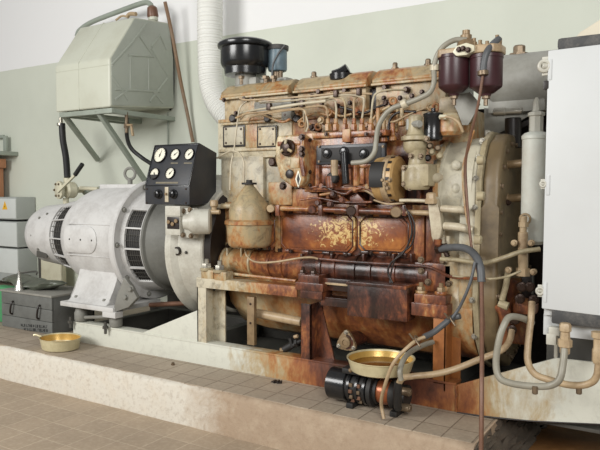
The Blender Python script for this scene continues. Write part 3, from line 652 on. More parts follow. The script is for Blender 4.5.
# valve/drop tubes beneath the head, right side
for px, py0, py1 in ((384, 120, 138), (393, 122, 137), (378, 108, 126), (402, 106, 122)):
    bm = BM(); cyl(bm, P(px, py0, 3.5), P(px, py1, 3.5), .012, 12); lathe(bm, P(px, py1, 3.5), (0, 0, -1), [(.012, -.01), (.022, 0), (.022, .02), (.012, .026)], 12); E('return_fitting', bm, 'e_brown')
for px, py in ((302, 124), (309, 127), (318, 127), (393, 101), (431, 107), (436, 107)):
    bm = BM(); c = P(px, py, 3.55); torus(bm, c, (.3, -1, 0), .018, .008, 20, 6); E('banjo_fitting', bm, 'e_dark')
pipe([(391, 122, 3.5), (396, 121, 3.48), (410, 114, 3.5), (428, 107, 3.55)], .006, 'tanpaint', 'small_pipe')
# --- governor housing
gv = None
bm = BM(); Y = 3.36
pts = [P(a, b, Y) for a, b in ((277, 136), (300, 134), (304, 140), (304, 180), (300, 187), (292, 187), (280, 178), (275, 160), (275, 145))]
for p in pts: p.y = Y
prism(bm, pts, (0, .22, 0), .014, 3); gv = E('governor_housing', bm, 'e_gov')
EB('governor_band', 'e_pump', 277, 141, 300, 146, Y-.006, .03, par=gv, b=.008)
c = P(288, 148, Y-.01); bm = BM(); lathe(bm, c, (0, -1, 0), [(.052, 0), (.052, .012), (.044, .02), (.03, .014), (.028, .03), (.01, .034)], 28); E('governor_cap', bm, 'darkbolt', gv)
for k in range(3):
    bm = BM(); t = math.radians(90+120*k); q = c+Vector((math.cos(t)*.02, -.03, math.sin(t)*.02)); cyl(bm, q, c+Vector((math.cos(t)*.05, -.022, math.sin(t)*.05)), .009, 10); E('cap_wing', bm, 'e_tan', gv)
c = P(290, 174, Y-.004); bm = BM(); lathe(bm, c, (0, -1, 0), [(.028, 0), (.028, .008), (.02, .012)], 20); E('plug', bm, 'gasket', gv)
bm = BM(); pts = [P(a, b, Y-.006) for a, b in ((298, 170), (301, 179), (298, 188), (295, 179))]; prism(bm, pts, (0, .012, 0), .003); E('name_plate', bm, 'dial', gv, label='small diamond shaped pale plate')
bm = BM(); pts = [P(a, b, Y-.009) for a, b in ((298, 173), (299.5, 179), (298, 185), (296.7, 179))]; prism(bm, pts, (0, .006, 0), 0); E('plate_mark', bm, 'ink', gv)
EB('square_cover', 'e_tan', 290, 158, 299, 168, Y-.008, .02, par=gv)
pipe([(302, 136, 3.38), (302, 160, 3.37), (304, 176, 3.37)], .016, 'e_brown', 'governor_side_rod', gv)
for a, b in ((302, 137), (302, 149), (302, 154)): bolt(en, P(a, b, 3.355), (0, -1, 0), .016, .016, 'darkbolt')
EB('link_plate', 'e_brown', 292, 189, 318, 207, 3.50, .03, b=.01); bolt(en, P(283, 186, 3.44), (0, -1, 0), .02, .014, 'darkbolt'); EB('small_plate', 'e_amber', 268, 182, 292, 205, 3.52, .03, b=.01)
# jumble of pipes under the pump
for i, L in enumerate([[(310, 188), (322, 186), (332, 190), (345, 194), (352, 190), (362, 188)], [(352, 188), (365, 190), (376, 197), (384, 204)], [(320, 195), (335, 193), (342, 198), (350, 203)], [(344, 186), (356, 186), (370, 190), (384, 200), (390, 203)],
                       [(300, 200), (318, 198), (340, 202), (372, 202)], [(396, 182), (384, 188), (376, 186), (366, 190)]]):
    pipe([(a, b, 3.43+.015*(i % 3)) for a, b in L], .009 if i < 3 else .007, ('e_dark', 'tanpaint', 'e_tan', 'copper')[i % 4], 'drain_pipe')
for px, py in ((322, 186), (333, 194), (342, 200), (355, 189), (368, 187), (318, 203), (330, 204), (387, 193), (376, 183)):
    bm = BM(); c = P(px, py, 3.44); lathe(bm, c, (.2, -1, .1), [(.020, -.03), (.022, 0), (.014, .006), (.014, .02)], 12); E('union', bm, ('e_dark', 'e_brown', 'e_tan')[px % 3])
bm = BM(); pts = [P(a, b, 3.47) for a, b in ((349, 205), (350, 196), (357, 193), (366, 203), (366, 206))]; prism(bm, pts, (0, .04, 0), .004); E('bracket', bm, 'e_dark')
# --- alternator
M['alt'] = paint('alternator_ochre', srgb(176, 142, 92), srgb(96, 58, 26), .6, .38, scale=8)
c = P(394, 179, 3.46); ax = Vector((1, 0, 0)); al = None
bm = BM(); lathe(bm, c, ax, [(.05, -.11), (.10, -.105), (.125, -.09), (.13, -.07), (.13, .03), (.118, .04), (.05, .042)], 40); al = E('alternator', bm, 'alt')
bm = BM(); lathe(bm, c, ax, [(.132, -.035), (.137, -.03), (.137, .0), (.132, .005)], 40); E('band', bm, 'tanpaint', al)
for k in range(16):
    t = 2*math.pi*k/16; q = c+Vector((.012, -math.cos(t)*.125, math.sin(t)*.125)); e = Vector((0, math.sin(t), math.cos(t)))*.009; nn = Vector((0, -math.cos(t), math.sin(t)))
    bm = BM(); prism(bm, [q-e-Vector((.012, 0, 0)), q+e-Vector((.012, 0, 0)), q+e+Vector((.014, 0, 0)), q-e+Vector((.014, 0, 0))], nn*.008); E('cooling_slot', bm, 'gasket', al)
bm = BM(); lathe(bm, c, ax, [(.134, -.095), (.141, -.093), (.141, -.012), (.134, -.01)], 16, -.75, .35, cap=False); E('strap', bm, 'blackmatt', al)
for a, b in ((383, 180), (386, 184), (390, 180), (388, 188)):
    bolt(en, P(a, b, 3.33), (0, -1, 0), .010, .014, 'brass')
# --- water pump / thermostat
wp = EB('water_pump_body', 'cast', 406, 163, 429, 187, 3.36, .16, b=.03)
bm = BM(); lathe(bm, P(417, 188, 3.42), (0, 0, 1), [(.06, -.01), (.07, .0), (.075, .02), (.072, .09), (.05, .13), (.045, .17), (.05, .2), (.055, .21)], 28); E('pump_neck', bm, 'cast', wp)
bm = BM(); lathe(bm, P(415, 153, 3.42), (0, 0, 1), [(.045, 0), (.060, .015), (.066, .03), (.066, .06), (.03, .065), (.066, .066), (.078, .07), (.078, .09), (.05, .1), (.042, .12), (.038, .16), (.040, .20), (.028, .21)], 28); E('thermostat_housing', bm, 'cast', wp)
EB('flange_ear', 'cast', 404, 136, 428, 141, 3.38, .08, par=wp, b=.012)
bm = BM(); cyl(bm, P(411, 119, 3.42), P(411, 130, 3.42), .03, 6); cyl(bm, P(414, 124, 3.4), P(420, 124, 3.36), .02, 8); E('top_plug', bm, 'exch', wp)
EB('pump_side', 'cast', 401, 165, 408, 187, 3.38, .12, par=wp, b=.014)
pipe([(428, 178, 3.42), (440, 178, 3.5)], .028, 'creampipe', 'water_pipe', wp)
pbolts(en, [(405, 138, ), (427, 139), (411, 156), (421, 156), (404, 168), (404, 184), (410, 188)], 3.37, r=.012, h=.012, mat='oldsteel')
# black cylinder (starting coil) and brass cock
bm = BM(); lathe(bm, P(433, 141, 3.45), (0, 0, 1), [(.04, 0), (.052, .006), (.054, .03), (.052, .035), (.052, .13), (.055, .135), (.055, .15), (.03, .16), (.012, .16), (.012, .18)], 28); E('ignition_coil', bm, 'black')
for i, (a, b) in enumerate(((430, 146), (432, 152), (428, 158), (438, 148), (440, 156))):
    bm = BM(); lathe(bm, P(a, b, 3.45), (.3, -1, 0), [(.016, -.03), (.020, 0), (.011, .01), (.011, .03)], 10); E('brass_union', bm, ('oldsteel', 'cast', 'gasket')[i % 3])
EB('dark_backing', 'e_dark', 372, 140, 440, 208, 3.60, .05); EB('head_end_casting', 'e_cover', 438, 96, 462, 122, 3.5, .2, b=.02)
bm = BM(); lathe(bm, P(450, 136, 3.5), (0, 0, 1), [(.06, 0), (.075, .02), (.075, .09), (.055, .12), (.03, .13)], 24); E('breather', bm, 'e_brown')
pipe([(441, 118, 3.4), (449, 117, 3.38), (458, 122, 3.38), (463, 132, 3.4)], .008, 'tanpaint', 'breather_pipe'); bm = BM(); cyl(bm, P(440, 117, 3.41), P(447, 117, 3.39), .014, 6); E('nipple', bm, 'glass')
# --- gear housing on the right
bm = BM(); lathe(bm, (0, 3.76, 1.205), (1, 0, 0), [(.20, -1.315), (.268, -1.312), (.282, -1.30), (.288, -1.28), (.288, -1.26), (.282, -1.255), (.29, -1.16), (.30, -1.08)], 64); dr = E('gear_drum', bm, 'e_housing')
bm = BM(); lathe(bm, (0, 3.76, 1.205), (1, 0, 0), [(.296, -1.30), (.296, -1.275), (.28, -1.27)], 64); obj('drum_rim', bm, 'e_tan', dr)
for k in range(14):
    t = 2*math.pi*k/14+.1; bolt(en, (-1.295, 3.76-.288*math.cos(t), 1.205+.288*math.sin(t)), (-1, 0, 0), .013, .016, 'steel')
def housing_profile(s=1., dy=0.):
    pr = [(3.50, 1.36), (3.56, 1.45), (3.66, 1.50), (3.95, 1.50), (4.08, 1.40), (4.16, 1.22), (4.20, .95), (4.16, .60), (4.05, .36), (3.92, .24), (3.74, .20), (3.58, .27), (3.47, .42), (3.42, .62), (3.44, .85), (3.45, 1.10), (3.46, 1.25)]
    cy, cz = 3.8, .85
    return [(cy+(y-cy)*s, cz+(z-cz)*s) for y, z in pr]
bm = BM(); prism(bm, [(-1.14, y, z) for y, z in housing_profile(.985)], (.09, 0, 0), .03, 4); gh = E('timing_gear_housing', bm, 'e_housing')
bm = BM(); prism(bm, [(-1.26, y, z) for y, z in [(3.50, 1.0), (3.50, .95), (3.50, .55), (3.54, .42), (3.62, .33), (3.74, .27), (4.0, .3), (4.1, .9), (4.0, 1.1)]], (.16, 0, 0), .04, 4); obj('lower_casing', bm, 'e_housing', gh)
bm = BM(); lathe(bm, (0, 3.74, .52), (1, 0, 0), [(.12, -1.30), (.22, -1.285), (.27, -1.25), (.295, -1.20), (.30, -1.12), (.30, -1.06)], 56); obj('lower_bulge', bm, 'e_housing', gh)
bm = BM(); prism(bm, [(-1.052, y, z) for y, z in housing_profile(1.04)], (.03, 0, 0), .006); obj('flange', bm, 'cast', gh)
bm = BM(); prism(bm, [(-1.022, y, z) for y, z in housing_profile(1.02)], (.095, 0, 0), .04, 5); ec = E('end_cover', bm, 'e_flange')
pr = housing_profile(.985); n_ = len(pr)
per = []
for i in range(n_):
    (ya_, za), (yb_, zb_) = pr[i], pr[(i+1) % n_]; L = math.hypot(yb_-ya_, zb_-za); k = max(1, round(L/.11))
    per += [(ya_+(yb_-ya_)*j/k, za+(zb_-za)*j/k) for j in range(k)]
for y, z in per: bolt(en, (-.929, y*.94+3.8*.06, z*.94+.85*.06), (1, 0, 0), .013, .014, 'oldsteel')
for y, z in housing_profile(1.03)[12:]+housing_profile(1.03)[:3]: bolt(en, (-1.052, y-.004, z), (0, -1, 0), .012, .012, 'steel')
for i, (a, b) in enumerate(((456, 165), (456, 188), (470, 204), (472, 228), (466, 282), (473, 301))):
    bm = BM(); c = P(a, b, 3.47); lathe(bm, c, (0, -1, .1), [(.028, -.05), (.026, .0), (.020, .005), (.006, .007)], 18); obj('boss', bm, 'e_housing', gh)
for a, b in ((484, 160), (484, 196), (481, 240)):
    bm = BM(); c = P(a, b, X=-.93); lathe(bm, c, (1, -.0, 0), [(.024, -.03), (.022, .0), (.014, .005)], 18); obj('cover_boss', bm, 'cast', ec)
# stub pipes from the end cover to the oil cooler
for py in (163, 197):
    bm = BM(); cyl(bm, P(505, py+2, 3.62), P(524, py, 3.60), .022, 20); bm2 = bm; lathe(bm, P(505, py+2, 3.62), (1, 0, 0), [(.03, -.02), (.034, 0), (.03, .02)], 8); E('stub_pipe', bm, 'brass')
for a, b in ((502, 165), (500, 170), (504, 198), (508, 202)): bolt(en, P(a, b, 3.6), (0, -1, 0), .014, .016, 'darkbolt')
# arm castings on the left face of the housing
pipe([(442, 208.5, 3.42), (456, 209.5, 3.40), (468, 210, 3.42)], .020, 'creampipe', 'cross_arm'); pipe([(445, 226, 3.42), (458, 227, 3.40), (472, 230, 3.42)], .022, 'creampipe', 'cross_arm')
bm = BM(); bm_p = [P(a, b, 3.40) for a, b in ((426.5, 197), (436, 197), (440, 214), (442, 228), (440, 238), (436, 242), (433, 242), (431, 236), (429, 214))]
for p in bm_p: p.y = 3.40
prism(bm, bm_p, (0, .05, 0), .014, 3); E('fuel_cock_body', bm, 'creampipe')
bm = BM(); lathe(bm, P(431, 200, 3.39), (0, 0, 1), [(.034, -.02), (.036, 0), (.028, .012), (.028, .035), (.016, .042)], 8); E('cock_nut', bm, 'tanpaint')
bm = BM(); c = P(438, 243, 3.40); lathe(bm, c, (0, 0, -1), [(.024, -.02), (.02, .01), (.01, .02)], 12); E('cock_tip', bm, 'e_amber')
pipe([(400, 200.5, 3.40), (414, 200.5, 3.39), (428, 201, 3.38)], .010, 'creampipe', 'control_rod'); pipe([(374, 200, 3.44), (388, 204, 3.43), (404, 203, 3.42)], .006, 'tanpaint', 'control_rod')
pipe([(448, 236, 3.45), (447.5, 262, 3.45)], .012, 'creampipe', 'drop_pipe')
# cross pipes at the right bottom
pipe([(441, 259, 3.40), (462, 260.5, 3.36), (484, 263, 3.32), (503, 258, 3.34), (520, 252, 3.38), (540, 249, 3.42)], .0125, 'cast', 'cross_pipe')
pipe([(453, 276, 3.38), (485, 279, 3.33), (505, 277, 3.33), (521, 271, 3.36)], .0065, 'cast', 'thin_pipe')
EB('lower_right_block', 'e_amber', 414, 263, 452, 292, 3.50, .1, b=.012)
pbolts(en, [(421, 260), (443, 261), (428, 282), (449, 284), (421, 271)], 3.49, r=.015, h=.014, mat='oldsteel')
# --- canister filter
cf = None; c = P(249.5, 247, 3.44); z0 = c.z; zt = P(249.5, 183, 3.44).z; H = zt-z0
bm = BM(); lathe(bm, (c.x, 3.44, z0), (0, 0, 1), [(.0, 0), (.12, 0.002), (.135, .012), (.143, .03), (.150, H*.36)], 48); cf = E('canister_filter', bm, 'e_khaki')
bm = BM(); lathe(bm, (c.x, 3.44, z0), (0, 0, 1), [(.15, H*.35), (.162, H*.36), (.162, H*.41), (.145, H*.43), (.12, H*.44)], 48); E('canister_flange', bm, 'e_amber', cf)
bm = BM(); lathe(bm, (c.x, 3.44, z0), (0, 0, 1), [(.134, H*.42), (.134, H*.57), (.124, H*.67), (.04, H*.93), (.03, H*.95), (.03, H*.99), (.0, H)], 48); E('canister_dome', bm, 'e_khaki', cf)
bm = BM(); p = P(245, 183, 3.44); lathe(bm, (c.x, 3.44, zt-.01), (0, 0, 1), [(.05, 0), (.05, .012), (.02, .014), (.02, .03)], 20); E('canister_cap', bm, 'blackmatt', cf)
pipe([(245, 248, 3.44), (247, 256, 3.42), (256, 262, 3.41), (275, 262, 3.42), (300, 258, 3.44), (312, 257.5, 3.46), (318, 259, 3.47)], .007, 'tanpaint', 'filter_drain_line')
pipe([(222, 206, 3.5), (235, 206, 3.5)], .018, 'e_cream', 'stub'); 
# --- white cable loops by the gauge box
pipe([(217, 158, 3.56), (226, 153, 3.50), (233, 151, 3.47), (240, 154, 3.46), (244, 164, 3.45), (244, 183, 3.45)], .006, 'creampipe', 'sensor_pipe')
pipe([(247, 101, 3.56), (240, 108, 3.54), (237, 125, 3.53), (234, 150, 3.52), (231, 165, 3.5), (230, 190, 3.48)], .0055, 'creampipe', 'sensor_pipe')
pipe([(304, 122, 3.5), (304, 110, 3.46), (308, 124, 3.46), (306, 132, 3.44)], .0055, 'creampipe', 'sensor_pipe')
bm = BM(); cyl(bm, P(209, 212, 3.42), P(220, 212, 3.44), .016, 14); lathe(bm, P(214, 200, 3.44), (0, 0, -1), [(.022, 0), (.028, .01), (.028, .04), (.018, .05), (.018, .08)], 12); E('brass_tee', bm, 'tanpaint')
bm = BM(); cyl(bm, P(205, 206, 3.5), P(224, 206.5, 3.5), .016, 14); E('cross_tube', bm, 'creampipe')
# --- air cleaner on top
ac = None; c = P(245.5, 76, 3.78); zb = c.z; sc = .0055*1.12
bm = BM(); r = (P(267, 60, 3.78)-P(226, 60, 3.78)).x/2*.97
lathe(bm, (c.x, 3.78, zb), (0, 0, 1), [(.0, 0), (r*.55, 0), (r*.84, .004), (r*.86, .05), (r*.92, .06), (r*.97, .075), (r, .09), (r, .20)], 56); ac = E('air_cleaner', bm, 'black')
bm = BM(); lathe(bm, (c.x, 3.78, zb), (0, 0, 1), [(r, .185), (r*1.10, .195), (r*1.12, .205), (r*1.12, .218), (r*1.08, .228), (r*.95, .238), (r*.7, .252), (r*.3, .262), (0, .266)], 56); E('lid', bm, 'black', ac)
bm = BM(); lathe(bm, (c.x, 3.78, zb+.262), (0, 0, 1), [(.012, 0), (.012, .012), (0, .014)], 12); E('wing_nut', bm, 'black', ac)
bm = BM(); lathe(bm, (c.x, 3.78, zb-.10), (0, 0, 1), [(r*.5, 0), (r*.5, .02), (r*.42, .03), (r*.42, .11)], 32)
E('intake_neck', bm, 'exch', ac)
EB('intake_elbow', 'exch', 238, 77, 256, 90, 3.74, .12, par=ac, b=.02)
for px in (242, 266, 274):
    bm = BM(); cyl(bm, P(px, 90, 3.72), P(px, 78, 3.72), .018, 14); lathe(bm, P(px, 79, 3.72), (0, 0, 1), [(.026, 0), (.026, .02)], 6); E('support_stud', bm, 'oldsteel', ac)
# blue canister behind it
bm = BM(); c = P(277.5, 72, 3.88); lathe(bm, c, (0, 0, 1), [(.05, 0), (.064, .006), (.068, .02), (.068, .15), (.075, .155), (.075, .175), (.06, .182), (0, .186)], 32); bc = E('blue_canister', bm, 'blue')
bm = BM(); lathe(bm, c+Vector((0, 0, .15)), (0, 0, 1), [(.078, 0), (.08, .01), (.08, .03), (.06, .036)], 32); E('canister_lid', bm, 'cabdark', bc)
bm = BM(); cyl(bm, c-Vector((0, 0, .12)), c, .035, 20); cyl(bm, c+Vector((.04, -.02, -.1)), c+Vector((.04, -.02, 0)), .016, 12); E('canister_neck', bm, 'oldsteel', bc)
pipe([(285, 45, 3.80), (281, 50, 3.79), (277, 56, 3.79), (273, 65, 3.79), (272, 78, 3.79)], .007, 'rubber', 'vent_hose', bc)
EB('manifold_block', 'exch', 258, 78, 286, 90, 3.78, .1, b=.012); pipe([(284, 82, 3.75), (296, 84, 3.78), (306, 83, 3.8)], .02, 'exch', 'manifold_pipe')
# black cap lying on middle cover is a thing of its own (see below)
# --- twin fuel filter
ff = None; fy = 3.36
bm = BM(); a, b = P(438, 52, fy).x, P(503, 52, fy).x; zt = P(470, 48.5, fy).z; zc = P(470, 56.5, fy).z
prism(bm, [(a+.03, fy-.07, zc), (b-.03, fy-.07, zc), (b, fy-.03, zc), (b, fy+.06, zc), (b-.04, fy+.09, zc), (a+.04, fy+.09, zc), (a, fy+.06, zc), (a, fy-.03, zc)], (0, 0, zt-zc), .008, 3); ff = E('fuel_filter_head', bm, 'tanpaint')
for ca in (454.5, 486.5):
    c = P(ca, 56.5, fy); L = c.z-P(ca, 96, fy).z; R = .0815
    bm = BM(); lathe(bm, (c.x, fy, c.z), (0, 0, -1), [(R*1.04, -.004), (R*1.04, .012), (R, .014), (R, L*.74), (R*.96, L*.79), (R*.5, L*.93), (R*.34, L*.95), (R*.3, L), (0, L)], 40); E('filter_bowl', bm, 'maroon', ff)
    bm = BM(); lathe(bm, (c.x, fy, c.z-L+.006), (0, 0, -1), [(.022, 0), (.022, .02), (.012, .022), (.012, .055)], 8); E('drain_plug', bm, 'oldsteel', ff)
bm = BM(); pts = [P(a_, b_, fy-.09) for a_, b_ in ((452, 52), (456, 46), (466, 42.5), (474, 45), (474, 51), (466, 55), (456, 56))]
for p in pts: p.y = fy-.09
prism(bm, pts, (0, .1, 0), .006); E('changeover_valve', bm, 'glass', ff); pbolts(en, [(459, 49.5), (463, 48.5), (468, 50)], fy-.095, r=.011, h=.012, mat='darkbolt')
bm = BM(); lathe(bm, P(466, 46, fy), (0, 0, 1), [(.05, -.01), (.045, .02), (.03, .035), (.03, .055), (.02, .06), (.02, .08)], 12); E('inlet_union', bm, 'brass', ff)
for px, py in ((474, 46), (480, 48), (487, 49), (497, 43)):
    bm = BM(); lathe(bm, P(px, py+2, fy), (0, 0, 1), [(.016, 0), (.016, .03), (.010, .032), (.010, .05)], 6); E('head_bolt', bm, 'brass', ff)
bm = BM(); cyl(bm, P(498, 53, fy), P(498, 38, fy), .02, 16); E('outlet_riser', bm, 'brass', ff)
bm = BM(); pts = [P(a_, b_, fy+.1) for a_, b_ in ((449, 96), (470, 92), (480, 104), (468, 125), (462, 125), (458, 112))]
for p in pts: p.y = fy+.1
prism(bm, pts, (0, .012, 0), .002); E('support_bracket', bm, 'exch')
# big cream inlet hose from the filter down over the pump
pipe([(467, 40, fy-.02), (455, 40, fy-.03), (444, 46, 3.32), (437, 56, 3.32), (434, 68, 3.32), (434, 82, 3.33), (430, 92, 3.33), (420, 98, 3.33), (405, 104, 3.33), (393, 108, 3.34), (384, 116, 3.34), (378, 128, 3.34), (376, 142, 3.34), (374, 153, 3.33), (366, 161, 3.33), (352, 163, 3.34)], .0145, 'hosegrey', 'fuel_hose', None, 12, 5)
for px, py, s in ((434.5, 68, 0), (404.5, 104, 1)):
    p = P(px, py, 3.33); bm = BM(); lathe(bm, p, (0, 0, 1) if not s else (1, 0, .4), [(.021, -.016), (.025, -.014), (.025, .014), (.021, .016)], 18); E('hose_clamp', bm, 'creampipe')
# filter outlet: black hose then copper tube down to the housing
pipe([(499, 39, fy), (493, 44, 3.32), (487, 52, 3.28), (484, 62, 3.27), (483, 74, 3.27)], .017, 'rubber', 'outlet_hose', None, 12, 5)
pipe([(483, 74, 3.27), (479, 100, 3.28), (474, 122, 3.30), (469, 142, 3.33), (465.5, 165, 3.36), (467, 200, 3.36), (470, 235, 3.35), (474, 260, 3.34), (481, 285, 3.3), (484, 330, 3.2)], .0075, 'copper', 'copper_fuel_pipe', None, 8, 5)
pipe([(474, 130, 3.36), (468, 150, 3.38), (463, 170, 3.37), (465, 205, 3.37), (472, 245, 3.35)], .007, 'e_tan', 'fuel_pipe', None, 8, 5)
bm = BM(); p = P(483, 73, 3.27); lathe(bm, p, (.05, 0, -1), [(.024, -.012), (.027, -.01), (.027, .01), (.022, .012)], 16); E('hose_clamp', bm, 'oldsteel')
# --- oil sump
bm = BM()
pr = [(3.56, .60), (3.56, .50), (3.60, .36), (3.70, .24), (3.85, .19), (4.0, .19), (4.15, .26), (4.25, .4), (4.27, .6)]
xs = [(-2.86, .78), (-2.80, .92), (-2.60, 1), (-2.0, 1.03), (-1.3, 1.05), (-1.2, 1.0)]
rings = []
for x, s in xs: rings.append([bm.verts.new((x, 3.9+(y-3.9)*(1 if z > .55 else min(1, .6+.4*s)), .60-(.60-z)*s)) for y, z in pr])
for A_, B_ in zip(rings, rings[1:]):
    for k in range(len(pr)-1): bm.faces.new((A_[k], A_[k+1], B_[k+1], B_[k]))
bm.faces.new(rings[0]); bm.faces.new(rings[-1]); bev(bm, [v for r_ in rings for v in r_], .006, 1); sump = E('oil_sump', bm, 'sump', ang=50)
bm = BM(); cyl(bm, P(256, 313, 3.5), P(302, 322, 3.5), .03, 20); E('sump_pipe', bm, 'tanpaint')
c = P(346, 342, 3.5); bm = BM()
pts = []
for k in range(24):
    t = 2*math.pi*k/24; rr = .054+.022*max(0, math.cos(3*(t-math.pi/2)))
    pts.append((c.x+math.cos(t)*rr, 3.5, c.z+math.sin(t)*rr))
prism(bm, pts, (0, .02, 0), .004); fl = E('sump_flange', bm, 'brass')
bm = BM(); lathe(bm, c, (0, -1, 0), [(.036, -.01), (.034, .016), (.018, .018), (.016, .012)], 24); obj('flange_hub', bm, 'brass', fl)
for t in (90, 210, 330): bolt(en, (c.x+.06*math.cos(math.radians(t)), 3.5, c.z+.06*math.sin(math.radians(t))), (0, -1, 0), .010, .012, 'steel')
bm = BM(); cyl(bm, (c.x, 3.5, c.z), (c.x+.02, 3.8, c.z), .05, 20); obj('flange_tube', bm, 'e_dark', fl)
bm = BM(); cyl(bm, P(283, 350, 3.46), P(292, 345, 3.48), .024, 16); cyl(bm, P(289, 348, 3.47), P(302, 340, 3.5), .016, 12); cyl(bm, P(292, 348, 3.47), P(290, 338, 3.47), .012, 10); lathe(bm, P(297, 343, 3.49), (1, 0, .3), [(.026, -.01), (.026, .01)], 6)
E('sump_drain_cock', bm, 'blackmatt'); bm = BM(); p = P(283.5, 350, 3.455); cyl(bm, p, p+Vector((-.02, -.012, -.004)), .018, 6); E('drain_nut', bm, 'brass'); bm = BM(); cyl(bm, P(294, 337, 3.46), P(298, 336, 3.46), .012, 10); E('drain_tap', bm, 'tanpaint')
# --- small oil tank hanging on the rail
EB('drip_box', 'e_box', 347, 286, 407, 319, 3.34, .12, b=.006); EB('drip_box_lid', 'e_brown', 346, 284, 406, 287.5, 3.335, .13, b=.003)
EB('ledge_bar', 'e_dark', 321, 279, 350, 291, 3.42, .06, b=.004); EB('ledge_edge', 'tanpaint', 325, 283.5, 350, 285.5, 3.40, .02, b=.001)
pipe([(408, 212, 3.42), (412, 232, 3.42), (404, 252, 3.42), (392, 262, 3.42), (388, 272, 3.42), (394, 286, 3.42)], .006, 'gasket', 'cable'); pipe([(404, 206, 3.42), (414, 222, 3.42), (412, 244, 3.42), (396, 258, 3.42), (390, 280, 3.42), (393, 290, 3.4)], .005, 'gasket', 'cable')
# dark hoses at the right: from crankcase over the housing and down
pipe([(441, 249, 3.42), (450, 247.5, 3.38), (464, 248, 3.33), (474, 254, 3.28), (480, 266, 3.22), (481.5, 282, 3.2)], .020, 'rubber', 'oil_hose', None, 14, 5)
bm = BM(); cyl(bm, P(444, 249, 3.42), P(448, 257, 3.42), .014, 10); cyl(bm, P(437, 249, 3.44), P(446, 248, 3.42), .03, 6); E('hose_nipple', bm, 'darkbolt')

# --- extra castings and small fittings read from the photo
EB('grey_head_block', 'exch', 254, 101, 284, 111, 3.62, .03, b=.006); EB('lug_gap_block', 'exch', 281, 98, 291, 120, 3.60, .05, b=.01); EB('lug_gap_block', 'gasket', 286, 96, 294, 112, 3.615, .03, b=.01)  # black block added to paint the dark space between the heads
for a, b in ((224, 100), (236, 113), (252, 99), (286, 115), (300, 101), (312, 96), (322, 104), (338, 106), (350, 103), (384, 98), (400, 98), (412, 96), (422, 92)):
    bolt(en, P(a, b, 3.615), (0, -1, 0), .012, .014, 'darkbolt')
for i, (a, b) in enumerate(((314, 128), (322, 121), (299, 112), (345, 112), (368, 126), (380, 113), (388, 104), (330, 113), (357, 112))):
    bm = BM(); c = P(a, b, 3.56); lathe(bm, c, (.2*(i % 3-1), -1, .15), [(.018, -.06), (.018, 0), (.024, .004), (.024, .018), (.014, .02), (.014, .034)], 10); E('union', bm, ('darkbolt', 'e_brown', 'e_dark')[i % 3])
for i, L in enumerate([[(298, 122), (306, 116), (318, 113), (330, 116)], [(318, 106), (330, 110), (340, 116), (352, 114)], [(340, 107), (352, 110), (364, 113), (376, 108), (386, 104)], [(236, 118), (252, 112), (266, 116), (282, 122), (290, 119)], [(372, 140), (372, 122), (380, 112), (390, 106)], [(388, 140), (390, 120), (400, 112), (416, 112)]]):
    pipe([(a, b, 3.56-.01*i) for a, b in L], .008, ('e_dark', 'e_brown', 'gasket')[i % 3], 'leak_off_pipe')
pipe([(378, 100, 3.58), (378, 112, 3.56), (381, 126, 3.52), (382, 137, 3.5)], .009, 'tanpaint', 'return_pipe'); pipe([(396, 100, 3.58), (398, 118, 3.55), (396, 132, 3.52)], .009, 'e_amber', 'return_pipe')
# screws round the black rack cover and pump top
pbolts(en, [(319, 146.5), (383, 146.5), (319, 161.5), (382, 161.5)], 3.415, r=.006, h=.004, mat='oldsteel', name='screw')
pbolts(en, [(310, 140), (310, 172), (310, 185), (326, 134), (366, 134), (380, 134)], 3.42, r=.009, h=.008, mat='darkbolt')
EB('pump_panel', 'e_pump', 318, 168, 331, 184, 3.435, .03, b=.006); EB('pump_panel', 'e_pump', 351, 168, 364, 184, 3.435, .03, b=.006)
# vertical ribs and webs under the doors
for px in (213, 226, 240):
    EB('web', 'e_tan', px, 248, px+1.5, 262, 3.50, .1, b=.003)
for px in (300, 330, 362, 392, 410):
    EB('web', 'e_dark', px, 254, px+2, 262, 3.50, .1, b=.003)
# ============================================================ EXPANSION TANK / OIL COOLER
hx_ = thing('coolant_header_tank', 'long grey horizontal coolant tank with a filler cap, behind the maroon filter bowls', 'tank', (-1.0, 3.95, 1.6))
bm = BM(); a = P(488, 80, 3.9); b = a.x; yt = 3.97; zt = P(500, 52, 3.9).z; zb = P(500, 110, 3.9).z; zc = (zt+zb)/2; rr = (zt-zb)/2
lathe(bm, (b, yt+.05, zc), (1, 0, 0), [(0, -.01), (rr*.6, 0), (rr*.95, .012), (rr, .03), (rr, 1.25), (rr*.95, 1.27), (0, 1.29)], 56); obj('shell', bm, 'exch', hx_)
bm = BM(); c = P(517, 54, 3.97); lathe(bm, (c.x, yt+.05, zc+rr-.012), (0, 0, 1), [(.06, 0), (.06, .014), (.036, .018), (.036, .055), (.03, .062), (.02, .064)], 8); obj('filler_cap', bm, 'oldsteel', hx_)
bm = BM(); ptube(bm, [(494, 112, 3.72), (522, 111, 3.72)], .018, 12); cyl(bm, P(494, 112, 3.72), P(506, 111.5, 3.72), .022, 12); obj('level_cock', bm, 'steel', hx_)
bm = BM(); pbox(bm, 488, 92, 545, 112, 3.9, .2, .01); obj('saddle', bm, 'exch', hx_)
bm = BM(); pts = [P(x, y, 3.95) for x, y in ((484, 108), (528, 112), (528, 116), (492, 138), (484, 136))]
for p in pts: p.y = 3.95
prism(bm, pts, (0, .02, 0), .002); obj('support_plate', bm, 'exch', hx_)
bm = BM(); pts = [P(x, y, 3.90) for x, y in ((488, 138), (540, 114), (541, 119), (491, 143))]
prism(bm, pts, (0, .02, 0), .002); obj('support_strut', bm, 'gasket', hx_)
bm = BM(); box(bm, -1.4, -.5, 4.18, 4.28, .1, 1.72, .01); obj('support_frame', bm, 'gasket', hx_)
